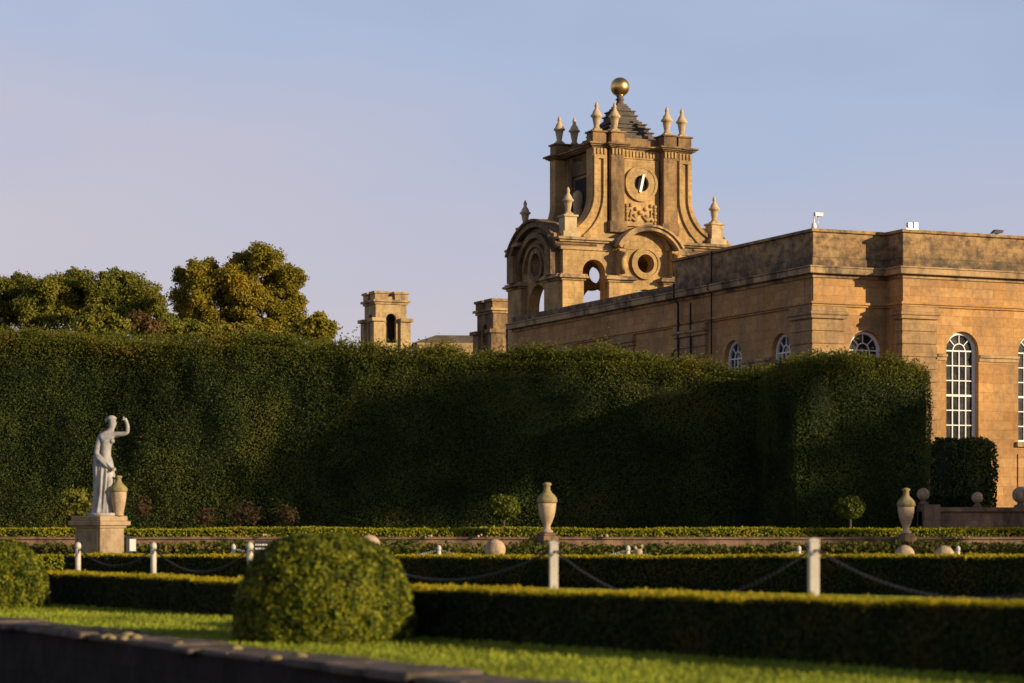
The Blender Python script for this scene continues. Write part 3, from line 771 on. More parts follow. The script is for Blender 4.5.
# clock bay
mb = MB(); bay = [(-1.36, 20.9), (1.36, 20.9), (1.36, 25.35), (-1.36, 25.35)]
o = plate('clock_bay', bay, [circ(0, 23.75, .52)], -3.42, -3.255, T, tw)
mb = MB(); mb.strip(circ(0, 23.75, 1.1, 32), circ(0, 23.75, .54, 32), 'y', -3.56, -3.421, True)
mb.strip(circ(0, 23.75, 1.2, 32), circ(0, 23.75, 1.02, 32), 'y', -3.60, -3.422, True); ck = mb.build('clock_dial', T, tw)
mb = MB(); mb.slab(circ(0, 23.75, .60, 28), 'y', -3.32, -3.256); mb.build('clock_centre', M['dark'], ck)
mb = MB(); a = radians(13); dx, dz = sin(a), cos(a)
w = .075
for w0, l0, l1 in ((.085, -.62, .62),):
    mb.slab([(dx*l0 - dz*w0, 23.75 + dz*l0 + dx*w0), (dx*l0 + dz*w0, 23.75 + dz*l0 - dx*w0), (dx*l1 + dz*w0, 23.75 + dz*l1 - dx*w0), (dx*l1 - dz*w0, 23.75 + dz*l1 + dx*w0)], 'y', -3.66, -3.62)
mb.build('clock_hand', M['white'], ck)
mb = MB()
for s in (-1, 1):                                              # carved leaves crossing below the dial
    for k in range(5):
        t0 = k / 4
        mb.ball((s * (-.85 + 1.6 * t0), -3.45, 21.35 + .95 * t0), .17 - .05 * abs(t0 - .5), 8)
    for k in range(6): mb.ball((s * 1.05, -3.45, 21.15 + .22 * k), .11 + .04 * (k % 2), 8)
    mb.tube([(s * .1, -3.45, 21.6), (s * .45, -3.5, 21.3), (s * .8, -3.45, 21.5), (s * .7, -3.45, 22.0)], [.08, .13, .12, .05], 6)
mb.build('carved_relief', T, tw)
# stepped concave roof and gilded ball
mb = MB(); zz = 29.55
mb.box(-1.95, 1.95, -2.2, 1.6, 26.801, 27.2)
for z0, z1, r in ((27.2, 27.42, 1.78), (27.42, 27.50, 1.9), (27.5, 27.72, 1.58), (27.72, 27.8, 1.7), (27.8, 28.02, 1.40), (28.02, 28.1, 1.50), (28.1, 28.3, 1.20), (28.3, 28.42, 1.02), (28.42, 28.66, .92), (28.66, 28.75, 1.0), (28.75, 28.98, .80), (28.98, 29.06, .88), (29.06, 29.26, .60), (29.26, 29.42, .48), (29.42, 29.56, .38)):
    r *= .92; mb.box(-r, r, -r - .3, r - .3, z0 + .001, z1)
mb.lathe([(.36, 0), (.26, .08), (.22, .25), (.3, .32), (.3, .38), (.2, .42), (.24, .6)], (0, -.3, zz), 14)
mb.build('stepped_roof', M['lead'], tw)
mb = MB(); mb.ball((0, -.3, zz + 1.2), .65, 32); mb.lathe([(.2, 0), (.3, .04), (.28, .1)], (0, -.3, zz + .55), 16); mb.build('golden_ball', M['gold'], tw)
# finials
FP = [(.22, 0), (.23, .08), (.16, .13), (.18, .30), (.245, .66), (.26, .78), (.36, .84), (.36, .93), (.27, 1.02), (.21, 1.20), (.13, 1.32), (.09, 1.46), (.125, 1.52), (.10, 1.66), (.03, 1.82)]
def fin(x, y, z, sc=1.0, kind=None):
    mb = MB(); mb.box(-.28 * sc, .28 * sc, -.28 * sc, .28 * sc, 0, .14 * sc)
    mb.lathe([(r * sc * 1.1, (z_ + .14) * sc * 1.0) for r, z_ in FP], (0, 0, 0), 14)
    o = mb.build('finial', M['finial'], tw); o.location = (x, y, z); return o
f0 = fin(-3.18, -3.25, 27.06)
for x, y in ((-1.95, -3.45), (1.95, -3.45), (3.18, -3.25), (-3.18, 2.65), (-1.95, 2.85), (1.95, 2.85), (3.18, 2.65)):
    c = f0.copy(); COL.objects.link(c); c.parent = tw; c.location = (x, y, 27.07)
for sx in (-1, 1):
    for sy in (-1, 1):
        x, y = sx * 5.45, (-3.65 if sy < 0 else 3.3)
        rects('finial_pedestal', [(x - .62, x + .62, y - .62, y + .62, 19.862, 20.25), (x - .45, x + .45, y - .45, y + .45, 20.252, 21.2), (x - .53, x + .53, y - .53, y + .53, 21.202, 21.34)], M['finial'])
        c = fin(x, y, 21.341, .95)

# ------------------------------------------------------------------ distant palace range and its two belvederes
def belvedere(label, px0, px1, ytop, d, wide, mat):
    cx = (px0 + px1) / 2; k = d / F
    e = empty('belvedere_tower', label, 'tower', ((cx - 512) * k, d, 0), ANG)
    w = (px1 - px0) * k / (cos(ANG) + sin(ANG)) / 2; zt = EYE + (YH - ytop) * k
    H = lambda py: EYE + (YH - py) * k
    z1 = zt - .55 * wide; 
    for s in (-1, 1):
        plate('tower_wall', [(-w, .9), (w, .9), (w, z1 - .6), (-w, z1 - .6)], [arch(0, w * .33, zt - 4.6 * wide, zt - 2.45 * wide)], *( (-w, -w + .4) if s < 0 else (w - .4, w)), mat, e)
        plate('tower_wall', [(-w + .41, .9), (w - .41, .9), (w - .41, z1 - .6), (-w + .41, z1 - .6)], [arch(0, w * .33, zt - 4.6 * wide, zt - 2.45 * wide)], *( (-w, -w + .4) if s < 0 else (w - .4, w)), mat, e, 'x')
    mb = MB(); mb.box(-w*.5, w*.5, -w*.5, w*.5, .9, z1 - .7); mb.build('dark_core', M['dark'], e)
    mb = MB(); mb.box(-w - .12, w + .12, -w - .12, w + .12, z1 - .6, z1 - .4); mb.box(-w - .3, w + .3, -w - .3, w + .3, z1 - .398, z1 - .2)
    mb.build('cornice', M['ledge'], e)
    mb = MB(); b = w * .42
    for sx in (-1, 1):
        for sy in (-1, 1):
            x, y = sx * (w - b / 1 + .1), sy * (w - b + .1)
            mb.box(x - b, x + b, y - b, y + b, z1 - .198, zt - .2 * wide); mb.box(x - b - .12, x + b + .12, y - b - .12, y + b + .12, zt - .2 * wide + .002, zt)
    mb.box(-w * .9, w * .9, -w * .9, w * .9, z1 - .197, z1 + .1)
    mb.build('corner_merlon', mat, e)
    mb = MB(); zc = zt - 2.7 * wide
    for sx in (-1, 1):
        for sy in (-1, 1):
            mb.box(*sorted((sx * w * .55, sx * (w + .28))), *sorted((sy * w * .55, sy * (w + .28))), .9, zc)
            mb.box(*sorted((sx * w * .5, sx * (w + .5))), *sorted((sy * w * .5, sy * (w + .5))), zc + .002, zc + .3)
    mb.build('corner_pier', mat, e)
    return e
belvedere('pale square stone turret with an open arch standing alone above the hedge', 364, 407, 293, 205, 1.0, M['pale_stone'])
belvedere('dark turret partly hidden behind the left edge of the big clock tower', 477, 531, 301, 190, 1.05, M['tower_dark'])
pr = empty('palace_range', 'low dark roofline of a far stone building above the hedge between two turrets', 'building', Vector((P(470, 0, 215).x, 215, 0)), ANG * .2)
k = 215 / F
mb = MB(); mb.box(-5, 13, 0, 9, -1, EYE + (YH - 343) * k); mb.build('wall', M['pale_stone'], pr)
zr = EYE + (YH - 343) * k
mb = MB(); mb.slab([(-5.4, zr + .02), (13.4, zr + .02), (12, zr + .75), (-3.2, zr + .75)], 'y', .4, 9); mb.build('roof', M['lead'], pr)
mb = MB(); mb.slab([(7.2, zr + .5), (9.6, zr + .5), (8.4, zr + 1.1)], 'y', .2, 3); mb.build('gable', M['lead'], pr)

# ------------------------------------------------------------------ tall hedges
ht = lambda py, d: EYE + (YH - py) / F * d
def hp(px, py, d): return (P(px, 0, d).x, d, .85, ht(py, d))
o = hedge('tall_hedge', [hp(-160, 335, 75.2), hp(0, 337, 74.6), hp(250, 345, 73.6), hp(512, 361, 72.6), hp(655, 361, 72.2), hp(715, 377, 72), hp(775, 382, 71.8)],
          2.6, 1150, .036, [M['yew'], M['yew_lit_top'], M['yew_core']], .30, 1.25, .10, 3, 1, .75, .3, tips=True)
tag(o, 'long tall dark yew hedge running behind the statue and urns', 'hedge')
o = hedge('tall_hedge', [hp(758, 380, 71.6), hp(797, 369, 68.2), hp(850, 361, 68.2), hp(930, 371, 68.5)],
          3.5, 1150, .036, [M['yew'], M['yew_lit_top'], M['yew_core']], .20, 1.4, .08, 13, 1, .75, .25, tips=True)
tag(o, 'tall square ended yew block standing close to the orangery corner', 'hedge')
o = hedge('clipped_yew', [(P(956, 0, 95).x, 95, 1.9, ht(446, 95)), (P(963, 0, 95.3).x, 95.3, 1.9, ht(439, 95.3)), (P(986, 0, 96.2).x, 96.2, 1.9, ht(440, 96.2)), (P(996, 0, 97).x, 97, 1.9, ht(446, 97))], 1.6, 260, .075, [M['yew'], M['yew_core']], .08, 2, .08, 23)
tag(o, 'dark clipped yew block under the tall arched window', 'shrub')
o = hedge('low_hedge', [(P(931, 0, 70.6).x, 70.6, 1.8, ht(496, 70.6)), (P(976, 0, 71).x, 71, 1.8, ht(497, 71))], .8, 300, .06, [M['box'], M['yew_core']], .03, 2, .04, 29)
tag(o, 'short low green hedge on top of the ball topped terrace wall', 'hedge')

# trees out to the right whose shade falls over the right-hand hedges
def tree(name, label, lobes, mat, n, leaf, trunk, th, seed, group=None, spread=.9):
    e = empty(name, label, 'tree', trunk, 0, group)
    tx, ty, tz = trunk
    Q = []; tot = sum(l[3] * l[5] for l in lobes)
    for i, (x, y, z, rx, ry, rz) in enumerate(lobes):
        k = int(n * rx * rz / tot)
        # clumps over the lobe's surface
        nc = max(24, int(rx * rz * 22)); d = RNG.normal(size=(nc, 3)); d /= np.linalg.norm(d, axis=1)[:, None]
        cc = d * (RNG.uniform(.25, 1.0, nc)[:, None] ** .5) * np.array((rx, ry, rz)) + np.array((x, y, z))
        per = max(6, k // nc)
        for c in cc:
            r = RNG.uniform(.35, .95) * (min(rx, rz) ** .5) * .6
            dd = RNG.normal(size=(per, 3)); dd /= np.linalg.norm(dd, axis=1)[:, None]
            pp = c + dd * r * (RNG.uniform(.3, 1.05, per) + np.abs(RNG.normal(size=per)) * .28)[:, None] * np.array((1, 1, .75))
            Q.append(leaf_arrays(pp, dd * .9 + np.array((0, 0, .25)), leaf, spread))
    q = np.vstack(Q) - np.array(trunk)
    leaf_mesh('crown', q, [mat], None, e)
    mb = MB(); top = max(l[2] for l in lobes)
    mb.tube([(0, 0, -.1), (.1, 0, th * .5), (0, .1, th)], [.42, .33, .26], 8)
    for i, (x, y, z, rx, ry, rz) in enumerate(lobes):
        mb.tube([(0, .05, th * .85), ((x - tx) * .5, (y - ty) * .5, (th + z - tz) * .5), (x - tx, y - ty, z - tz + rz * .3)], [.2, .13, .05], 6)
        for j in range(4):
            a = RNG.uniform(0, 6.28)
            mb.tube([(x - tx, y - ty, z - tz - rz * .2), (x - tx + rx * .7 * cos(a), y - ty + ry * .7 * sin(a), z - tz + rz * RNG.uniform(-.2, .6))], [.09, .03], 5)
    mb.build('trunk', M['trunk'], e)
    return e
def tr_at(px, py, d, rpx, rpy): 
    p = P(px, py, d); k = d / F; return (p.x, p.y, p.z, rpx * k, rpx * k, rpy * k)
def skyline(d, pts):
    return [tr_at(x, y + r, d + (j % 3) * 1.2, r, r * .95) for j, (x, y, r) in enumerate(pts)]
D = 140
lob = skyline(D, [(-22, 286, 18), (2, 279, 17), (22, 276, 16), (45, 276, 17), (62, 274, 16), (80, 270, 17), (99, 267, 18), (118, 271, 16), (134, 277, 15), (149, 285, 13), (159, 294, 9),
                  (5, 296, 18), (35, 296, 20), (65, 293, 20), (95, 290, 20), (125, 295, 18), (148, 303, 14)])
tree('broad_tree', 'wide low brownish green tree rising above the left of the hedge', lob, M['tree_a'], 110000, .085, (P(72, 0, D).x, D, .9), 9.0, 1)
D = 132
lob = skyline(D, [(262, 244, 14), (246, 252, 14), (278, 252, 14), (233, 264, 14), (292, 266, 13), (262, 262, 20), (245, 280, 18), (280, 280, 18), (296, 288, 10), (262, 295, 20), (290, 305, 14), (236, 300, 16),
                  (197, 261, 9), (209, 258, 8), (185, 268, 11), (201, 274, 14), (216, 268, 10), (182, 288, 11), (205, 294, 16), (222, 286, 11), (190, 306, 14), (218, 308, 15), (252, 316, 18), (280, 318, 14)])
tree('autumn_tree', 'taller golden brown autumn tree with a notched crown behind the hedge', lob, M['tree_b'], 110000, .085, (P(240, 0, D).x, D, .9), 9.0, 2)
D = 128
tree('small_tree', 'small rusty crown at the right foot of the golden autumn tree', [tr_at(318, 324, D, 12, 9), tr_at(328, 328, D, 8, 7), tr_at(308, 330, D, 13, 9), tr_at(320, 334, D, 13, 8)], M['tree_b'], 6000, .11, (P(318, 0, D).x, D, .9), 8, 3)
D = 105
tree('young_tree', 'pale yellow green bushy crown just over the hedge below the broad tree', [tr_at(98, 318, D, 17, 12), tr_at(88, 328, D, 14, 10), tr_at(112, 328, D, 15, 9)], M['tree_c'], 7000, .085, (P(98, 0, D).x, D, .9), 7.5, 4)
tree('young_tree', 'reddish brown bushy crown beside the pale green one over the hedge', [tr_at(132, 325, D + 3, 15, 10), tr_at(148, 330, D + 3, 13, 9)], M['rust'], 5000, .085, (P(136, 0, D + 3).x, D + 3, .9), 7.5, 5)
tree('young_tree', 'olive bushy crown filling the dip left of the golden tree', [tr_at(168, 326, D + 5, 17, 11), tr_at(190, 330, D + 5, 20, 10), tr_at(215, 334, D + 5, 18, 8), tr_at(238, 333, D + 5, 16, 8)], M['tree_a'], 12000, .085, (P(180, 0, D + 5).x, D + 5, .9), 7.5, 6)
for i, (x, y, hgt, r) in enumerate([(70, 34.2, 25.5, 2.1), (70, 38.4, 20.6, 2.6), (71, 41.5, 19.6, 2.6), (70, 69.0, 20.5, 4.2)]):
    tree('shade_tree', ['tallest slender tree outside the picture to the right of the lawns', 'middle slender tree outside the picture right of the terrace', 'lower slender tree outside the picture right of the yew block', 'dark tree outside the picture standing before the orangery front'][i],
         [(x, y, hgt - r, r, r, r), (x, y - 1, hgt * .4, r * .9, r * .9, hgt * .3)], M['tree_a'], [1500, 5000, 5000, 9000][i], .35, (x, y, .9), hgt * .6, 20 + i)

# ------------------------------------------------------------------ terrace edge: kerb, box hedge, planting
mb = MB(); mb.box(-34, 34, TL, TL + .5, -.3, .96); mb.box(-34, 34, TL - .06, TL + .42, .962, 1.02)
o = mb.build('kerb_wall', M['kerb']); tag(o, 'low brown stone kerb wall along the foot of the yellow box hedge', 'wall')
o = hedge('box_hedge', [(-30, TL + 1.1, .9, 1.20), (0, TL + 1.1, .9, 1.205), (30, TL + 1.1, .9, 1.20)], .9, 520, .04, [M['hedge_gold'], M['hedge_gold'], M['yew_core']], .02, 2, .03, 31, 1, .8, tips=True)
tag(o, 'low bright yellow green box hedge in front of the tall yews', 'hedge')
# planting below the kerb
xs = RNG.uniform(-20, 20, 26000); n = len(xs)
p = np.column_stack([xs, TL - .1 - RNG.uniform(0, 1.1, n), np.zeros(n)])
top = .84 + .06 * wave(p, 1.3, 5) + .10 * wave(p, 4.0, 6)
p[:, 2] = top * RNG.uniform(.25, 1.0, n)
o = leaf_mesh('bedding_plants', leaf_arrays(p, np.tile((0, -.5, .6), (n, 1)), .07, 1.0), [M['bed']]); o['kind'] = 'stuff'
# pale flower heads scattered on the kerb
mb = MB()
for px in (482, 605, 262, 428, 955, 966):
    q3 = P(px + random.uniform(-2, 2), 539, TL - .2); r = random.uniform(.04, .065)
    for j in range(2): mb.ball((q3.x + random.uniform(-.1, .1), q3.y + random.uniform(-.05, .05), .98 + random.uniform(0, .12)), r * random.uniform(.5, 1), 7)
o = mb.build('white_flowers', M['urn']); o['kind'] = 'stuff'

def shrub(name, label, c, rad, n, leaf, mat, group=None, cat='shrub', zmin=-1e9, power=2.0, shell=.12, bulge=.08, corev=.8, seed=1):
    q = blob_leaves(c, rad, n, leaf, seed, bulge, shell, .6, zmin, power)
    o = leaf_mesh(name, q, [mat, M['yew_core']], blob_core(c, rad, corev, zmin)); return tag(o, label, cat, group)
rl = ['small dark red shrub at the hedge foot just right of the statue pedestal', 'dark red shrub at the hedge foot left of the round bush', 'largest dark red shrub at the hedge foot above the round bush', 'dark red shrub at the hedge foot, rightmost of the red ones']
for i, (px, py, w, hh) in enumerate([(143, 508, 8, 14), (205, 518, 14, 9), (245, 514, 20, 13), (287, 516, 13, 11)]):
    q3 = P(px, py, 69 + i * 1.3); k = 69 / F
    shrub('red_shrub', rl[i], q3, (w * k, .6, hh * k), 520, .05, M['red'], None, 'shrub', .9, 2, .5, .35, .25, 40 + i)
q3 = P(78, 501, 68); shrub('yellow_shrub', 'loose yellowish shrub behind the left side of the statue pedestal', q3, (.5, .5, .45), 700, .055, M['tree_c'], None, 'shrub', .9, 2, .4, .25, .4, 51)

def standard(label, px, ytop, ybase, d, rpx, mat, seed):
    k = d / F; p = P(px, ytop, d); e = empty('standard_tree', label, 'tree', (p.x, d, .9))
    r = rpx * k; cz = p.z - r * .78 - .9
    q = blob_leaves((0, 0, cz), (r, r, r * .76), 2600, .05, seed, .10, .3)
    leaf_mesh('crown', q, [mat, M['yew_core']], blob_core((0, 0, cz), (r, r, r * .76), .62), e)
    mb = MB(); mb.tube([(0, 0, -.05), (.01, 0, cz * .5), (0, 0, cz)], [.05, .04, .035], 8); mb.build('trunk', M['trunk'], e)
standard('small ball headed standard tree on a pale stem left of the lit urn', 503.5, 494, 530, 68, 16.5, M['bay'], 61)
standard('shaded ball headed standard tree before the square yew block', 850, 496, 530, 67.3, 15, M['bay'], 62)

# ------------------------------------------------------------------ urns on the terrace edge
URN = [(.10, 0), (.19, .02), (.19, .07), (.11, .12), (.10, .22), (.16, .34), (.235, .55), (.275, .78), (.28, .92)]
LID = [(.28, .922), (.315, .95), (.315, 1.03), (.29, 1.10), (.23, 1.18), (.15, 1.25), (.105, 1.32), (.10, 1.45), (.14, 1.48), (.14, 1.52), (.10, 1.55), (.02, 1.57)]
def urn(label, px, ytop, ybase, d, sc):
    b = P(px, ybase, d); e = empty('garden_urn', label, 'urn', b, .5, 'lidded stone urns on the terrace edge')
    mb = MB(); mb.box(-.26*sc, .26*sc, -.26*sc, .26*sc, -.1, .16*sc); mb.box(-.2*sc, .2*sc, -.2*sc, .2*sc, .162*sc, .24*sc); mb.build('plinth', M['kerb'], e, .012)
    mb = MB(); mb.lathe([(r*sc, (z+.24)*sc) for r, z in URN], (0, 0, 0), 24); mb.build('vase', M['urn'], e)
    mb = MB(); mb.lathe([(r*sc, (z+.24)*sc) for r, z in LID], (0, 0, 0), 24); mb.build('lid', M['mossy'], e)
urn('sunlit lidded stone urn on the kerb right of the small standard tree', 547, 481, 541, TL - .05, .93)
urn('shaded lidded stone urn in front of the square yew block', 906, 487, 541, TL - .05, .84)

# ------------------------------------------------------------------ upper terrace wall with ball finials on the right
up = empty('terrace_wall', 'dim brown terrace wall with pier below the orangery windows', 'wall')
WD = 67.7; a = P(922, 0, WD); zt_ = EYE + (YH - 508) / F * WD
mb = MB(); mb.box(a.x, a.x + 14, WD, WD + .6, .5, zt_ - .12); mb.build('wall_face', M['kerb'], up)
mb = MB(); mb.box(a.x - .02, a.x + 14, WD - .1, WD + .7, zt_ - .118, zt_ + .02); mb.build('coping', M['kerb'], up, .02)
mb = MB(); mb.box(a.x, a.x + .5, WD - .3, WD + .85, .5, zt_ + .1); mb.build('pier', M['kerb'], up, .02)
tb2 = MB(); tb2.box(a.x + .05, a.x + 60, WD + .62, 140, .5, 1.85); structure(tb2.build('upper_terrace', M['soil']))
bl = ['stone ball finial on the pier at the left end of the terrace wall', 'stone ball finial on the terrace wall before the clipped yew', 'large stone ball finial at the far right end of the terrace wall']
for i, (px, r) in enumerate([(923.5, .19), (977.5, .17), (1021, .25)]):
    q3 = P(px, 0, WD + .2); e = empty('ball_finial', bl[i], 'finial', (q3.x + .0, WD + .25, zt_ + (.1 if i == 0 else .02)), 0, 'ball finials on the terrace wall')
    mb = MB(); mb.lathe([(r*.8, 0), (r*.8, .05), (r*.45, .09), (r*.4, .14)], (0, 0, 0), 16); mb.build('base', M['kerb'], e)
    mb = MB(); mb.ball((0, 0, .12 + r), r, 22); mb.build('ball', M['ball_stone'], e)

# ------------------------------------------------------------------ statue on its pedestal
SD = 62.3; sk = SD / F
pc = P(99.5, 0, SD); pc = Vector((pc.x, SD, 0)); prz = radians(-33)
pd = empty('pedestal', 'square moulded stone pedestal under the white statue', 'pedestal', pc, prz)
w = .47; zt2 = EYE + (YH - 516) * sk
for nm, bx in (('die', [(-w, w, -w, w, -.02, zt2 - .33)]), ('cap', [(-w - .05, w + .05, -w - .05, w + .05, zt2 - .328, zt2 - .26), (-w - .13, w + .13, -w - .13, w + .13, zt2 - .258, zt2 - .14), (-w - .07, w + .07, -w - .07, w + .07, zt2 - .138, zt2)])):
    mb = MB()
    for b in bx: mb.box(*b)
    mb.build(nm, M['pedestal'], pd, .012)
mb = MB(); mb.strip([(-w + .1, .12), (w - .1, .12), (w - .1, zt2 - .45), (-w + .1, zt2 - .45)], [(-w + .15, .17), (w - .15, .17), (w - .15, zt2 - .5), (-w + .15, zt2 - .5)], 'y', -w - .012, -w + .01, True)
mb.build('panel_moulding', M['pedestal'], pd)

st = empty('statue', 'grey white marble statue of a draped woman raising one bent arm', 'statue', (P(104, 0, SD).x, SD, zt2))
def S2(px, py, dy=0.0):       # pixel on the statue's own plane -> local metres
    return Vector(((px - 104) * sk, dy, (YH - py) * sk + EYE - zt2))
def skin(name, joints, edges, mat, parent, sub=2):
    me = bpy.data.meshes.new(name); me.from_pydata([j[0] for j in joints], edges, []); me.update()
    o = link(name, me, parent)
    o.modifiers.new('skin', 'SKIN'); ss = o.modifiers.new('sub', 'SUBSURF'); ss.levels = sub; ss.render_levels = sub
    for v, j in zip(me.skin_vertices[0].data, joints): v.radius = j[1] if isinstance(j[1], tuple) else (j[1], j[1])
    me.skin_vertices[0].data[0].use_root = True
    dg = bpy.context.evaluated_depsgraph_get(); dg.update()
    m2 = bpy.data.meshes.new_from_object(o.evaluated_get(dg)); nm = o.name
    bpy.data.objects.remove(o); m2.name = name; m2.materials.clear(); m2.materials.append(mat)
    for f in m2.polygons: f.use_smooth = True
    return link(name, m2, parent)
J = [(S2(105, 462), (.20, .17)), (S2(105.5, 453), (.165, .135)), (S2(106.5, 444), (.205, .16)), (S2(107.5, 436.5), (.19, .14)), (S2(110, 431.5), (.085, .085)), (S2(112, 427), (.09, .095)), (S2(112.9, 422.6), (.125, .13)), (S2(112.2, 418.6), (.10, .11)),
     # raised arm
     (S2(114, 434, -.05), .085), (S2(121, 434.3, -.06), .072), (S2(128, 433, -.08), .062), (S2(128.2, 426, -.08), .056), (S2(126.6, 420.5, -.08), .042), (S2(124.8, 418.2, -.08), .06),
     # lowered arm across the front
     (S2(101.5, 437, .0), .12), (S2(98.8, 445, -.04), .10), (S2(96.8, 454, -.07), .085), (S2(102.5, 459, -.20), .06), (S2(109.5, 464, -.24), .05), (S2(114, 468.5, -.22), .06),
     # legs
     (S2(101.5, 476), .15), (S2(100, 494), .11), (S2(99.5, 510), .08), (S2(103, 512.5, -.12), .055),
     (S2(109.5, 476, -.06), .145), (S2(110.5, 492, -.10), .10), (S2(106.5, 509, .02), .075), (S2(111, 512.5, -.08), .05)]
E = [(0,1),(1,2),(2,3),(3,4),(4,5),(5,6),(6,7),(3,8),(8,9),(9,10),(10,11),(11,12),(12,13),(3,14),(14,15),(15,16),(16,17),(17,18),(18,19),(0,20),(20,21),(21,22),(22,23),(0,24),(24,25),(25,26),(26,27)]
body = skin('body', J, E, M['marble'], st)
# fingers of the raised fist and of the lower hand, nose, breasts and hair belong to the carved stone
for (hx, hy, dy, dirx) in ((124.6, 418.2, -.08, -.4), (114.6, 469, -.22, .8)):
    mb = MB()
    for k in range(4):
        b = S2(hx, hy, dy) + Vector((0, -.045 + .03 * k, 0))
        mb.tube([b + Vector((.0, 0, .02)), b + Vector((dirx * .055, 0, .015)), b + Vector((dirx * .07, 0, -.035)), b + Vector((dirx * .035, 0, -.05))], [.02, .02, .018, .014], 6)
    b = S2(hx, hy, dy) + Vector((0, -.06, -.02)); mb.tube([b, b + Vector((dirx * .04, -.015, -.03)), b + Vector((dirx * .07, .01, -.02))], [.022, .02, .014], 6)
    mb.build('hand', M['marble'], st)
mb = MB(); c = S2(111.3, 420.2, .0)
mb.lathe([(.01, -.02), (.10, -.01), (.135, .03), (.128, .075), (.08, .12), (.01, .135)], c + Vector((.0, .03, .0)), 16, wob=lambda a, z: .05 * sin(9 * a + z * 60))
mb.ball(c + Vector((-.13, .03, .0)), .06, 10)
mb.build('hair', M['marble'], st)
mb = MB(); f0_ = S2(114.9, 422.5, -.02)
mb.tube([f0_ + Vector((-.03, 0, .04)), f0_ + Vector((.012, 0, -.005)), f0_ + Vector((-.02, 0, -.02))], [.012, .018, .014], 6)
for s in (-1, 1): mb.ball(S2(110.6, 441.2) + Vector((.05 + .02 * s, -.075 * s - .05, 0)), .068, 12)
mb.build('carved_detail', M['marble'], st)
# falling drapery: rippled skirt from the hips to the base, plus a hanging fold from the arm
mb = MB(); rows = []
def fold(a, z): return .19 * abs(sin(4.5 * a + z * .6)) - .10 + .11 * sin(13 * a - z * 2.0 + 1) + .05 * sin(23 * a + z * 4)
seg = 72
prof = [(457, .185, 104.5), (461, .215, 104.5), (468, .235, 104.5), (476, .24, 104.3), (486, .235, 103.8), (496, .235, 103.2), (505, .25, 102.6), (511, .275, 102.2), (513.5, .28, 102.2)]
for py, r, cx in prof:
    c = S2(cx, py); am = min(1, max(.25, (py - 452) / 25)); row = []
    for k_ in range(seg):
        a = 2*pi*k_/seg; rr = r * (1 + fold(a, c.z) * am)
        row.append(mb.bm.verts.new((c.x + rr * cos(a), c.y + rr * .85 * sin(a), c.z)))
    rows.append(row)
for A, B in zip(rows[:-1], rows[1:]):
    for k_ in range(seg): mb.bm.faces.new((A[k_], A[(k_+1) % seg], B[(k_+1) % seg], B[k_])).smooth = True
mb.bm.faces.new(rows[0]); mb.bm.faces.new(rows[-1])
# rolled cloth at the waist
mb.tube([S2(96.5, 455, -.08), S2(100, 459, -.2), S2(105, 463, -.24), S2(111, 468, -.18), S2(113, 470, .0), S2(108, 465, .18), S2(100, 459, .16), S2(96, 456, .02)], [.055, .06, .065, .06, .05, .06, .06, .05], 8, closed=True)
# cloth hanging from the forearm
for dx_, dy_ in ((0, -.06), (1.3, -.10), (-.9, .0), (.5, .04)):
    mb.tube([S2(96.5 + dx_, 455, dy_), S2(95.8 + dx_, 466, dy_ - .02), S2(96.2 + dx_, 478, dy_), S2(95.7 + dx_, 489, dy_ + .01), S2(96 + dx_, 494, dy_)], [.05, .06, .055, .05, .02], 8)
mb.build('drapery', M['marble'], st)
mb = MB(); mb.lathe([(.42, 0), (.43, .05), (.40, .085), (.3, .09)], (-.02, 0, 0), 28); mb.build('base', M['marble'], st)
vs = empty('stone_vase', 'buff lidded stone vase standing beside the statue on its pedestal', 'vase', (P(119.3, 0, SD).x, SD - .12, zt2), 0)
mb = MB(); mb.lathe([(.10, 0), (.15, .02), (.13, .06), (.155, .18), (.195, .40), (.215, .58), (.215, .66)], (0, 0, 0), 24); mb.build('vase_body', M['urn'], vs)
mb = MB(); mb.lathe([(.22, .661), (.245, .68), (.245, .75), (.2, .81), (.12, .88), (.075, .95), (.07, 1.03), (.10, 1.06), (.10, 1.09), (.02, 1.11)], (0, 0, 0), 24); mb.build('lid', M['mossy'], vs)
# box and notice behind the pedestal
q3 = P(128.5, 0, 63.0); bxo = empty('lamp_box', 'dark box standing at the right foot of the statue pedestal', 'box', (q3.x, 63.0, 0), .3)
mb = MB(); mb.box(-.1, .1, -.12, .12, 0, 1.02); mb.build('casing', M['sign_dark'], bxo, .015)
mb = MB(); mb.box(-.12, .12, -.14, .14, 1.021, 1.06); mb.build('lid', M['sign_dark'], bxo, .01)
q3 = P(132.8, 0, 62.6); sg = empty('notice_board', 'small white notice on a short stake right of the statue pedestal', 'sign', (q3.x, 62.6, 0), .15)
mb = MB(); mb.box(-.085, .085, -.015, .015, .66, .99); mb.build('board', M['white'], sg); mb = MB(); mb.tube([(0, .02, 0), (0, .02, .8)], .018, 6); mb.build('stake', M['iron'], sg)
q3 = P(262, 0, 59.0); sg = empty('notice_board', 'wide dark notice with rows of pale lettering near the small posts', 'sign', (q3.x, 59.0, 0), .0)
mb = MB(); mb.box(-.20, .20, -.015, .015, .68, .98); mb.build('board', M['sign_dark'], sg)
for r_ in range(2):
    x = -.17
    while x < .15:
        l = random.uniform(.03, .08); mb = MB(); mb.box(x, x + l, -.02, -.0151, .76 + .1 * r_, .80 + .1 * r_); x += l + .02
        mb.build('lettering', M['white'], sg)
mb = MB(); mb.tube([(-.15, .02, 0), (-.15, .02, .8)], .018, 6); mb.build('stake', M['iron'], sg); mb = MB(); mb.tube([(.15, .02, 0), (.15, .02, .8)], .018, 6); mb.build('stake', M['iron'], sg)

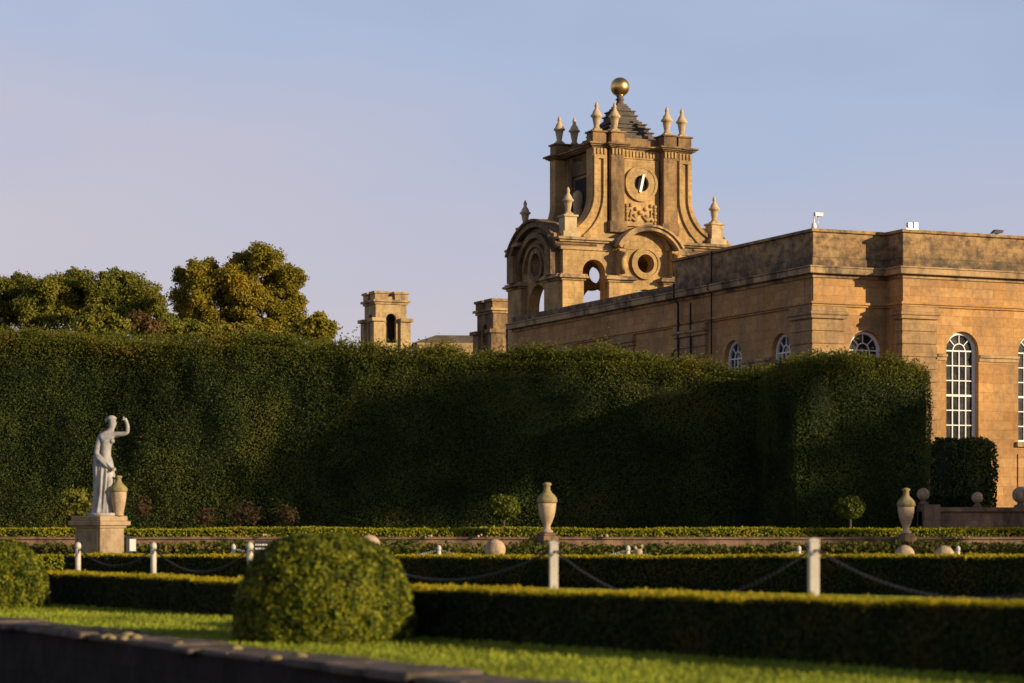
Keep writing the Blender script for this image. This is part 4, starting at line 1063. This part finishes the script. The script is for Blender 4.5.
# ------------------------------------------------------------------ clipped low hedges
# front hedge: two runs with a gap behind the big round bush
def fh(px, d, z): return (P(px, 0, d).x, d, 0.0, z)
o = hedge('low_hedge', [fh(-260, 51, .56), fh(44, 42.0, .56), fh(238, 36.6, .56)], .75, 1500, .026, [M['box'], M['box_lit_top'], M['yew_core']], .02, 3, .03, 7, 1, .5, tips=True)
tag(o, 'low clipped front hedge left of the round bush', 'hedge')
o = hedge('low_hedge', [fh(330, 33.0, .61), fh(413, 30.6, .64), fh(740, 25.9, .69), fh(1024, 22.9, .725), fh(1500, 19.2, .74)], .75, 1700, .026, [M['box'], M['box_lit_top'], M['yew_core']], .02, 3, .03, 72, 1, .5, tips=True)
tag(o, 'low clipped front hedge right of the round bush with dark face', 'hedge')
o = hedge('low_hedge', [(P(66, 0, 60).x, 60, 0, .56), (P(512, 0, 53).x, 53, 0, .635), (P(1024, 0, 45.5).x, 45.5, 0, .80), (P(1400, 0, 41).x, 41, 0, .87)], 1.1, 700, .038, [M['box'], M['box_lit_top'], M['yew_core']], .02, 2.5, .03, 73, 1, .5, tips=True)
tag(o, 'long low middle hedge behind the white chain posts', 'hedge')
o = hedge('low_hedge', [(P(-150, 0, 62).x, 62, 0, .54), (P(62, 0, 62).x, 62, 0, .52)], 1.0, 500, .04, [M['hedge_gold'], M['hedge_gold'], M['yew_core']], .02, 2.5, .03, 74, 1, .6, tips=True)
tag(o, 'short low hedge at the left edge beyond the first chain posts', 'hedge')
# round bushes
def bush(label, px, d, w, hgt, n, seed):
    q3 = P(px, 0, d); c = Vector((q3.x, d, hgt * .16))
    shrub('round_bush', label, c, (w / 2, w / 2, hgt * .84), n, .028, M['ball'], None, 'shrub', 0.0, 2.25, .035, .04, .89, seed)
bush('big clipped round bush on the lawn in front of the hedges', 324, 30.0, 2.34, 1.42, 52000, 81)
bush('smaller clipped round bush cut by the left edge of the picture', 2, 40.5, 1.62, 1.2, 24000, 82)

# ------------------------------------------------------------------ stone balls
bl = ['mottled brown stone ball behind the middle hedge, left of the tall urn', 'stone ball half hidden behind the top of the big round bush', 'pale stone ball below the shaded urn', 'yellowish stone ball beside a small white post at right']
for i, (px, ytop, r, d) in enumerate([(495, 539, .275, 59), (369, 534.5, .30, 59), (904.5, 545, .26, 58), (944, 545.5, .26, 58)]):
    z1 = EYE + (YH - ytop) / F * d; q3 = P(px, 0, d)
    e = empty('stone_ball', bl[i], 'stone ball', (q3.x, d, 0), 0, 'stone balls behind the middle hedge')
    mb = MB(); mb.ball((0, 0, z1 - r), r, 28); mb.build('ball', M['ball_stone'], e)
    mb = MB(); hgt = z1 - 2 * r + .03; mb.lathe([(r*.9, -.02), (r*.9, hgt*.3), (r*.6, hgt*.4), (r*.5, hgt)], (0, 0, 0), 16); mb.build('foot', M['kerb'], e)
q3 = P(638.5, 0, 58.2); e = empty('stone_ornament', 'small carved pale stone ornament beside a short post behind the hedge', 'ornament', (q3.x, 58.2, 0))
mb = MB(); mb.lathe([(.12, 0), (.12, .5), (.06, .56), (.09, .64), (.11, .72), (.07, .78)], (0, 0, 0), 12); mb.build('body', M['urn'], e)
mb = MB()
for s in (-1, 1): mb.tube([(s * .05, 0, .74), (s * .1, 0, .84), (s * .08, 0, .9)], [.05, .045, .015], 6)
mb.build('scroll', M['urn'], e)

# ------------------------------------------------------------------ white posts and chains
def post(label, px, d, top, w, kind, group):
    q3 = P(px, 0, d); e = empty('chain_post', label, 'post', (q3.x, d, 0), .12, group)
    mb = MB()
    if kind == 'square':
        mb.box(-w/2, w/2, -w/2, w/2, -.02, top - .045); mb.build('shaft', M['post'], e, .008)
        mb = MB(); mb.box(-w/2 - .006, w/2 + .006, -w/2 - .006, w/2 + .006, top - .043, top - .02); mb.lathe([(w/2, top - .02), (w/4, top), ], (0, 0, 0), 4, square=True); mb.build('cap', M['post'], e)
    else:
        mb.lathe([(w/2, -.02), (w/2, top - .16), (w/2*.9, top - .15)], (0, 0, 0), 14); mb.build('shaft', M['post'], e)
        mb = MB(); mb.lathe([(w/2*.8, top - .149), (w/2*1.05, top - .13), (w/2*1.15, top - .09), (w/2*.95, top - .04), (w/2*.5, top - .01), (.005, top)], (0, 0, 0), 14); mb.build('cap', M['post'], e)
    mb = MB(); mb.tube([(-w/2 - .03, 0, top - .13), (w/2 + .03, 0, top - .13)], .012, 6); mb.build('ring_bolt', M['iron'], e)
    return Vector((q3.x, d, top - .13))
G1 = 'white chain posts between the two front hedges'; G2 = 'short white posts behind the middle hedge'
A = [post('leftmost ball topped white post beside the statue pedestal', 78, 51.5, 1.04, .125, 'ball', G1),
     post('ball topped white post to the right of the statue pedestal', 153.5, 49.5, 1.06, .125, 'ball', G1),
     post('ball topped white post left of the big round bush', 250, 46.5, 1.10, .13, 'ball', G1),
     post('white post hidden behind the big round bush', 350, 43.0, 1.14, .13, 'ball', G1),
     post('square white post under the sunlit urn', 553.5, 37.0, 1.23, .135, 'square', G1),
     post('thick square white post, nearest one at right', 813.5, 31.0, 1.335, .135, 'square', G1),
     post('white post outside the picture at right', 1150, 25.5, 1.35, .135, 'square', G1)]
Bp = [post('short white post near the wide dark notice', 233.5, 59.5, .90, .11, 'ball', G2), post('short white post left of the mottled stone ball', 439, 60, .86, .11, 'ball', G2),
      post('short white post beside the small carved ornament', 628, 60.5, .85, .11, 'ball', G2), post('short white post just left of the nearest square post', 799, 60.5, .84, .11, 'ball', G2),
      post('short white post right of the yellowish stone ball', 958, 61, .83, .11, 'ball', G2)]
def chain(label, a, b, sag, link_l, r, mat, grp):
    L = (b - a).length; n = max(8, int(L * 1.08 / (link_l * .74))); mb = MB()
    f = lambda t: a.lerp(b, t) - Vector((0, 0, sag * 4 * t * (1 - t)))
    for i in range(n):
        p, q_ = f(i / n), f((i + 1) / n); c = (p + q_) / 2; tg = (q_ - p).normalized()
        s_ = tg.cross(Vector((0, 0, 1))).normalized(); s_ = s_ if i % 2 else tg.cross(s_).normalized()
        pts = [c + tg * link_l * .5 * cos(k * pi / 4) + s_ * link_l * .32 * sin(k * pi / 4) for k in range(8)]
        mb.tube(pts, r, 4, i % 2 if False else 0, True)
    o = mb.build('chain', mat); tag(o, label, 'chain', grp)
G3 = 'iron chains hung between the white posts'
cl = ['sagging chain between the two leftmost ball topped posts', 'sagging chain left of the round bush between two ball topped posts', 'chain end running in behind the round bush from the left', 'chain from behind the round bush to the square post under the urn', 'long chain between the two square white posts', 'chain leaving the picture from the nearest square post']
sg_ = [.40, .50, .55, .55, .80, .60]
for i in range(6): chain(cl[i], A[i], A[i+1], sg_[i], .075, .0085, M['iron'], G3)
cl = ['thin chain swag left of the mottled stone ball', 'thin chain swag between mottled ball and small ornament', 'thin chain swag under the sunlit urn to the right', 'thin chain swag at the far right behind the middle hedge']
for i in range(4): chain(cl[i], Bp[i], Bp[i+1], .35, .08, .010, M['galv'], 'thin chains behind the middle hedge')
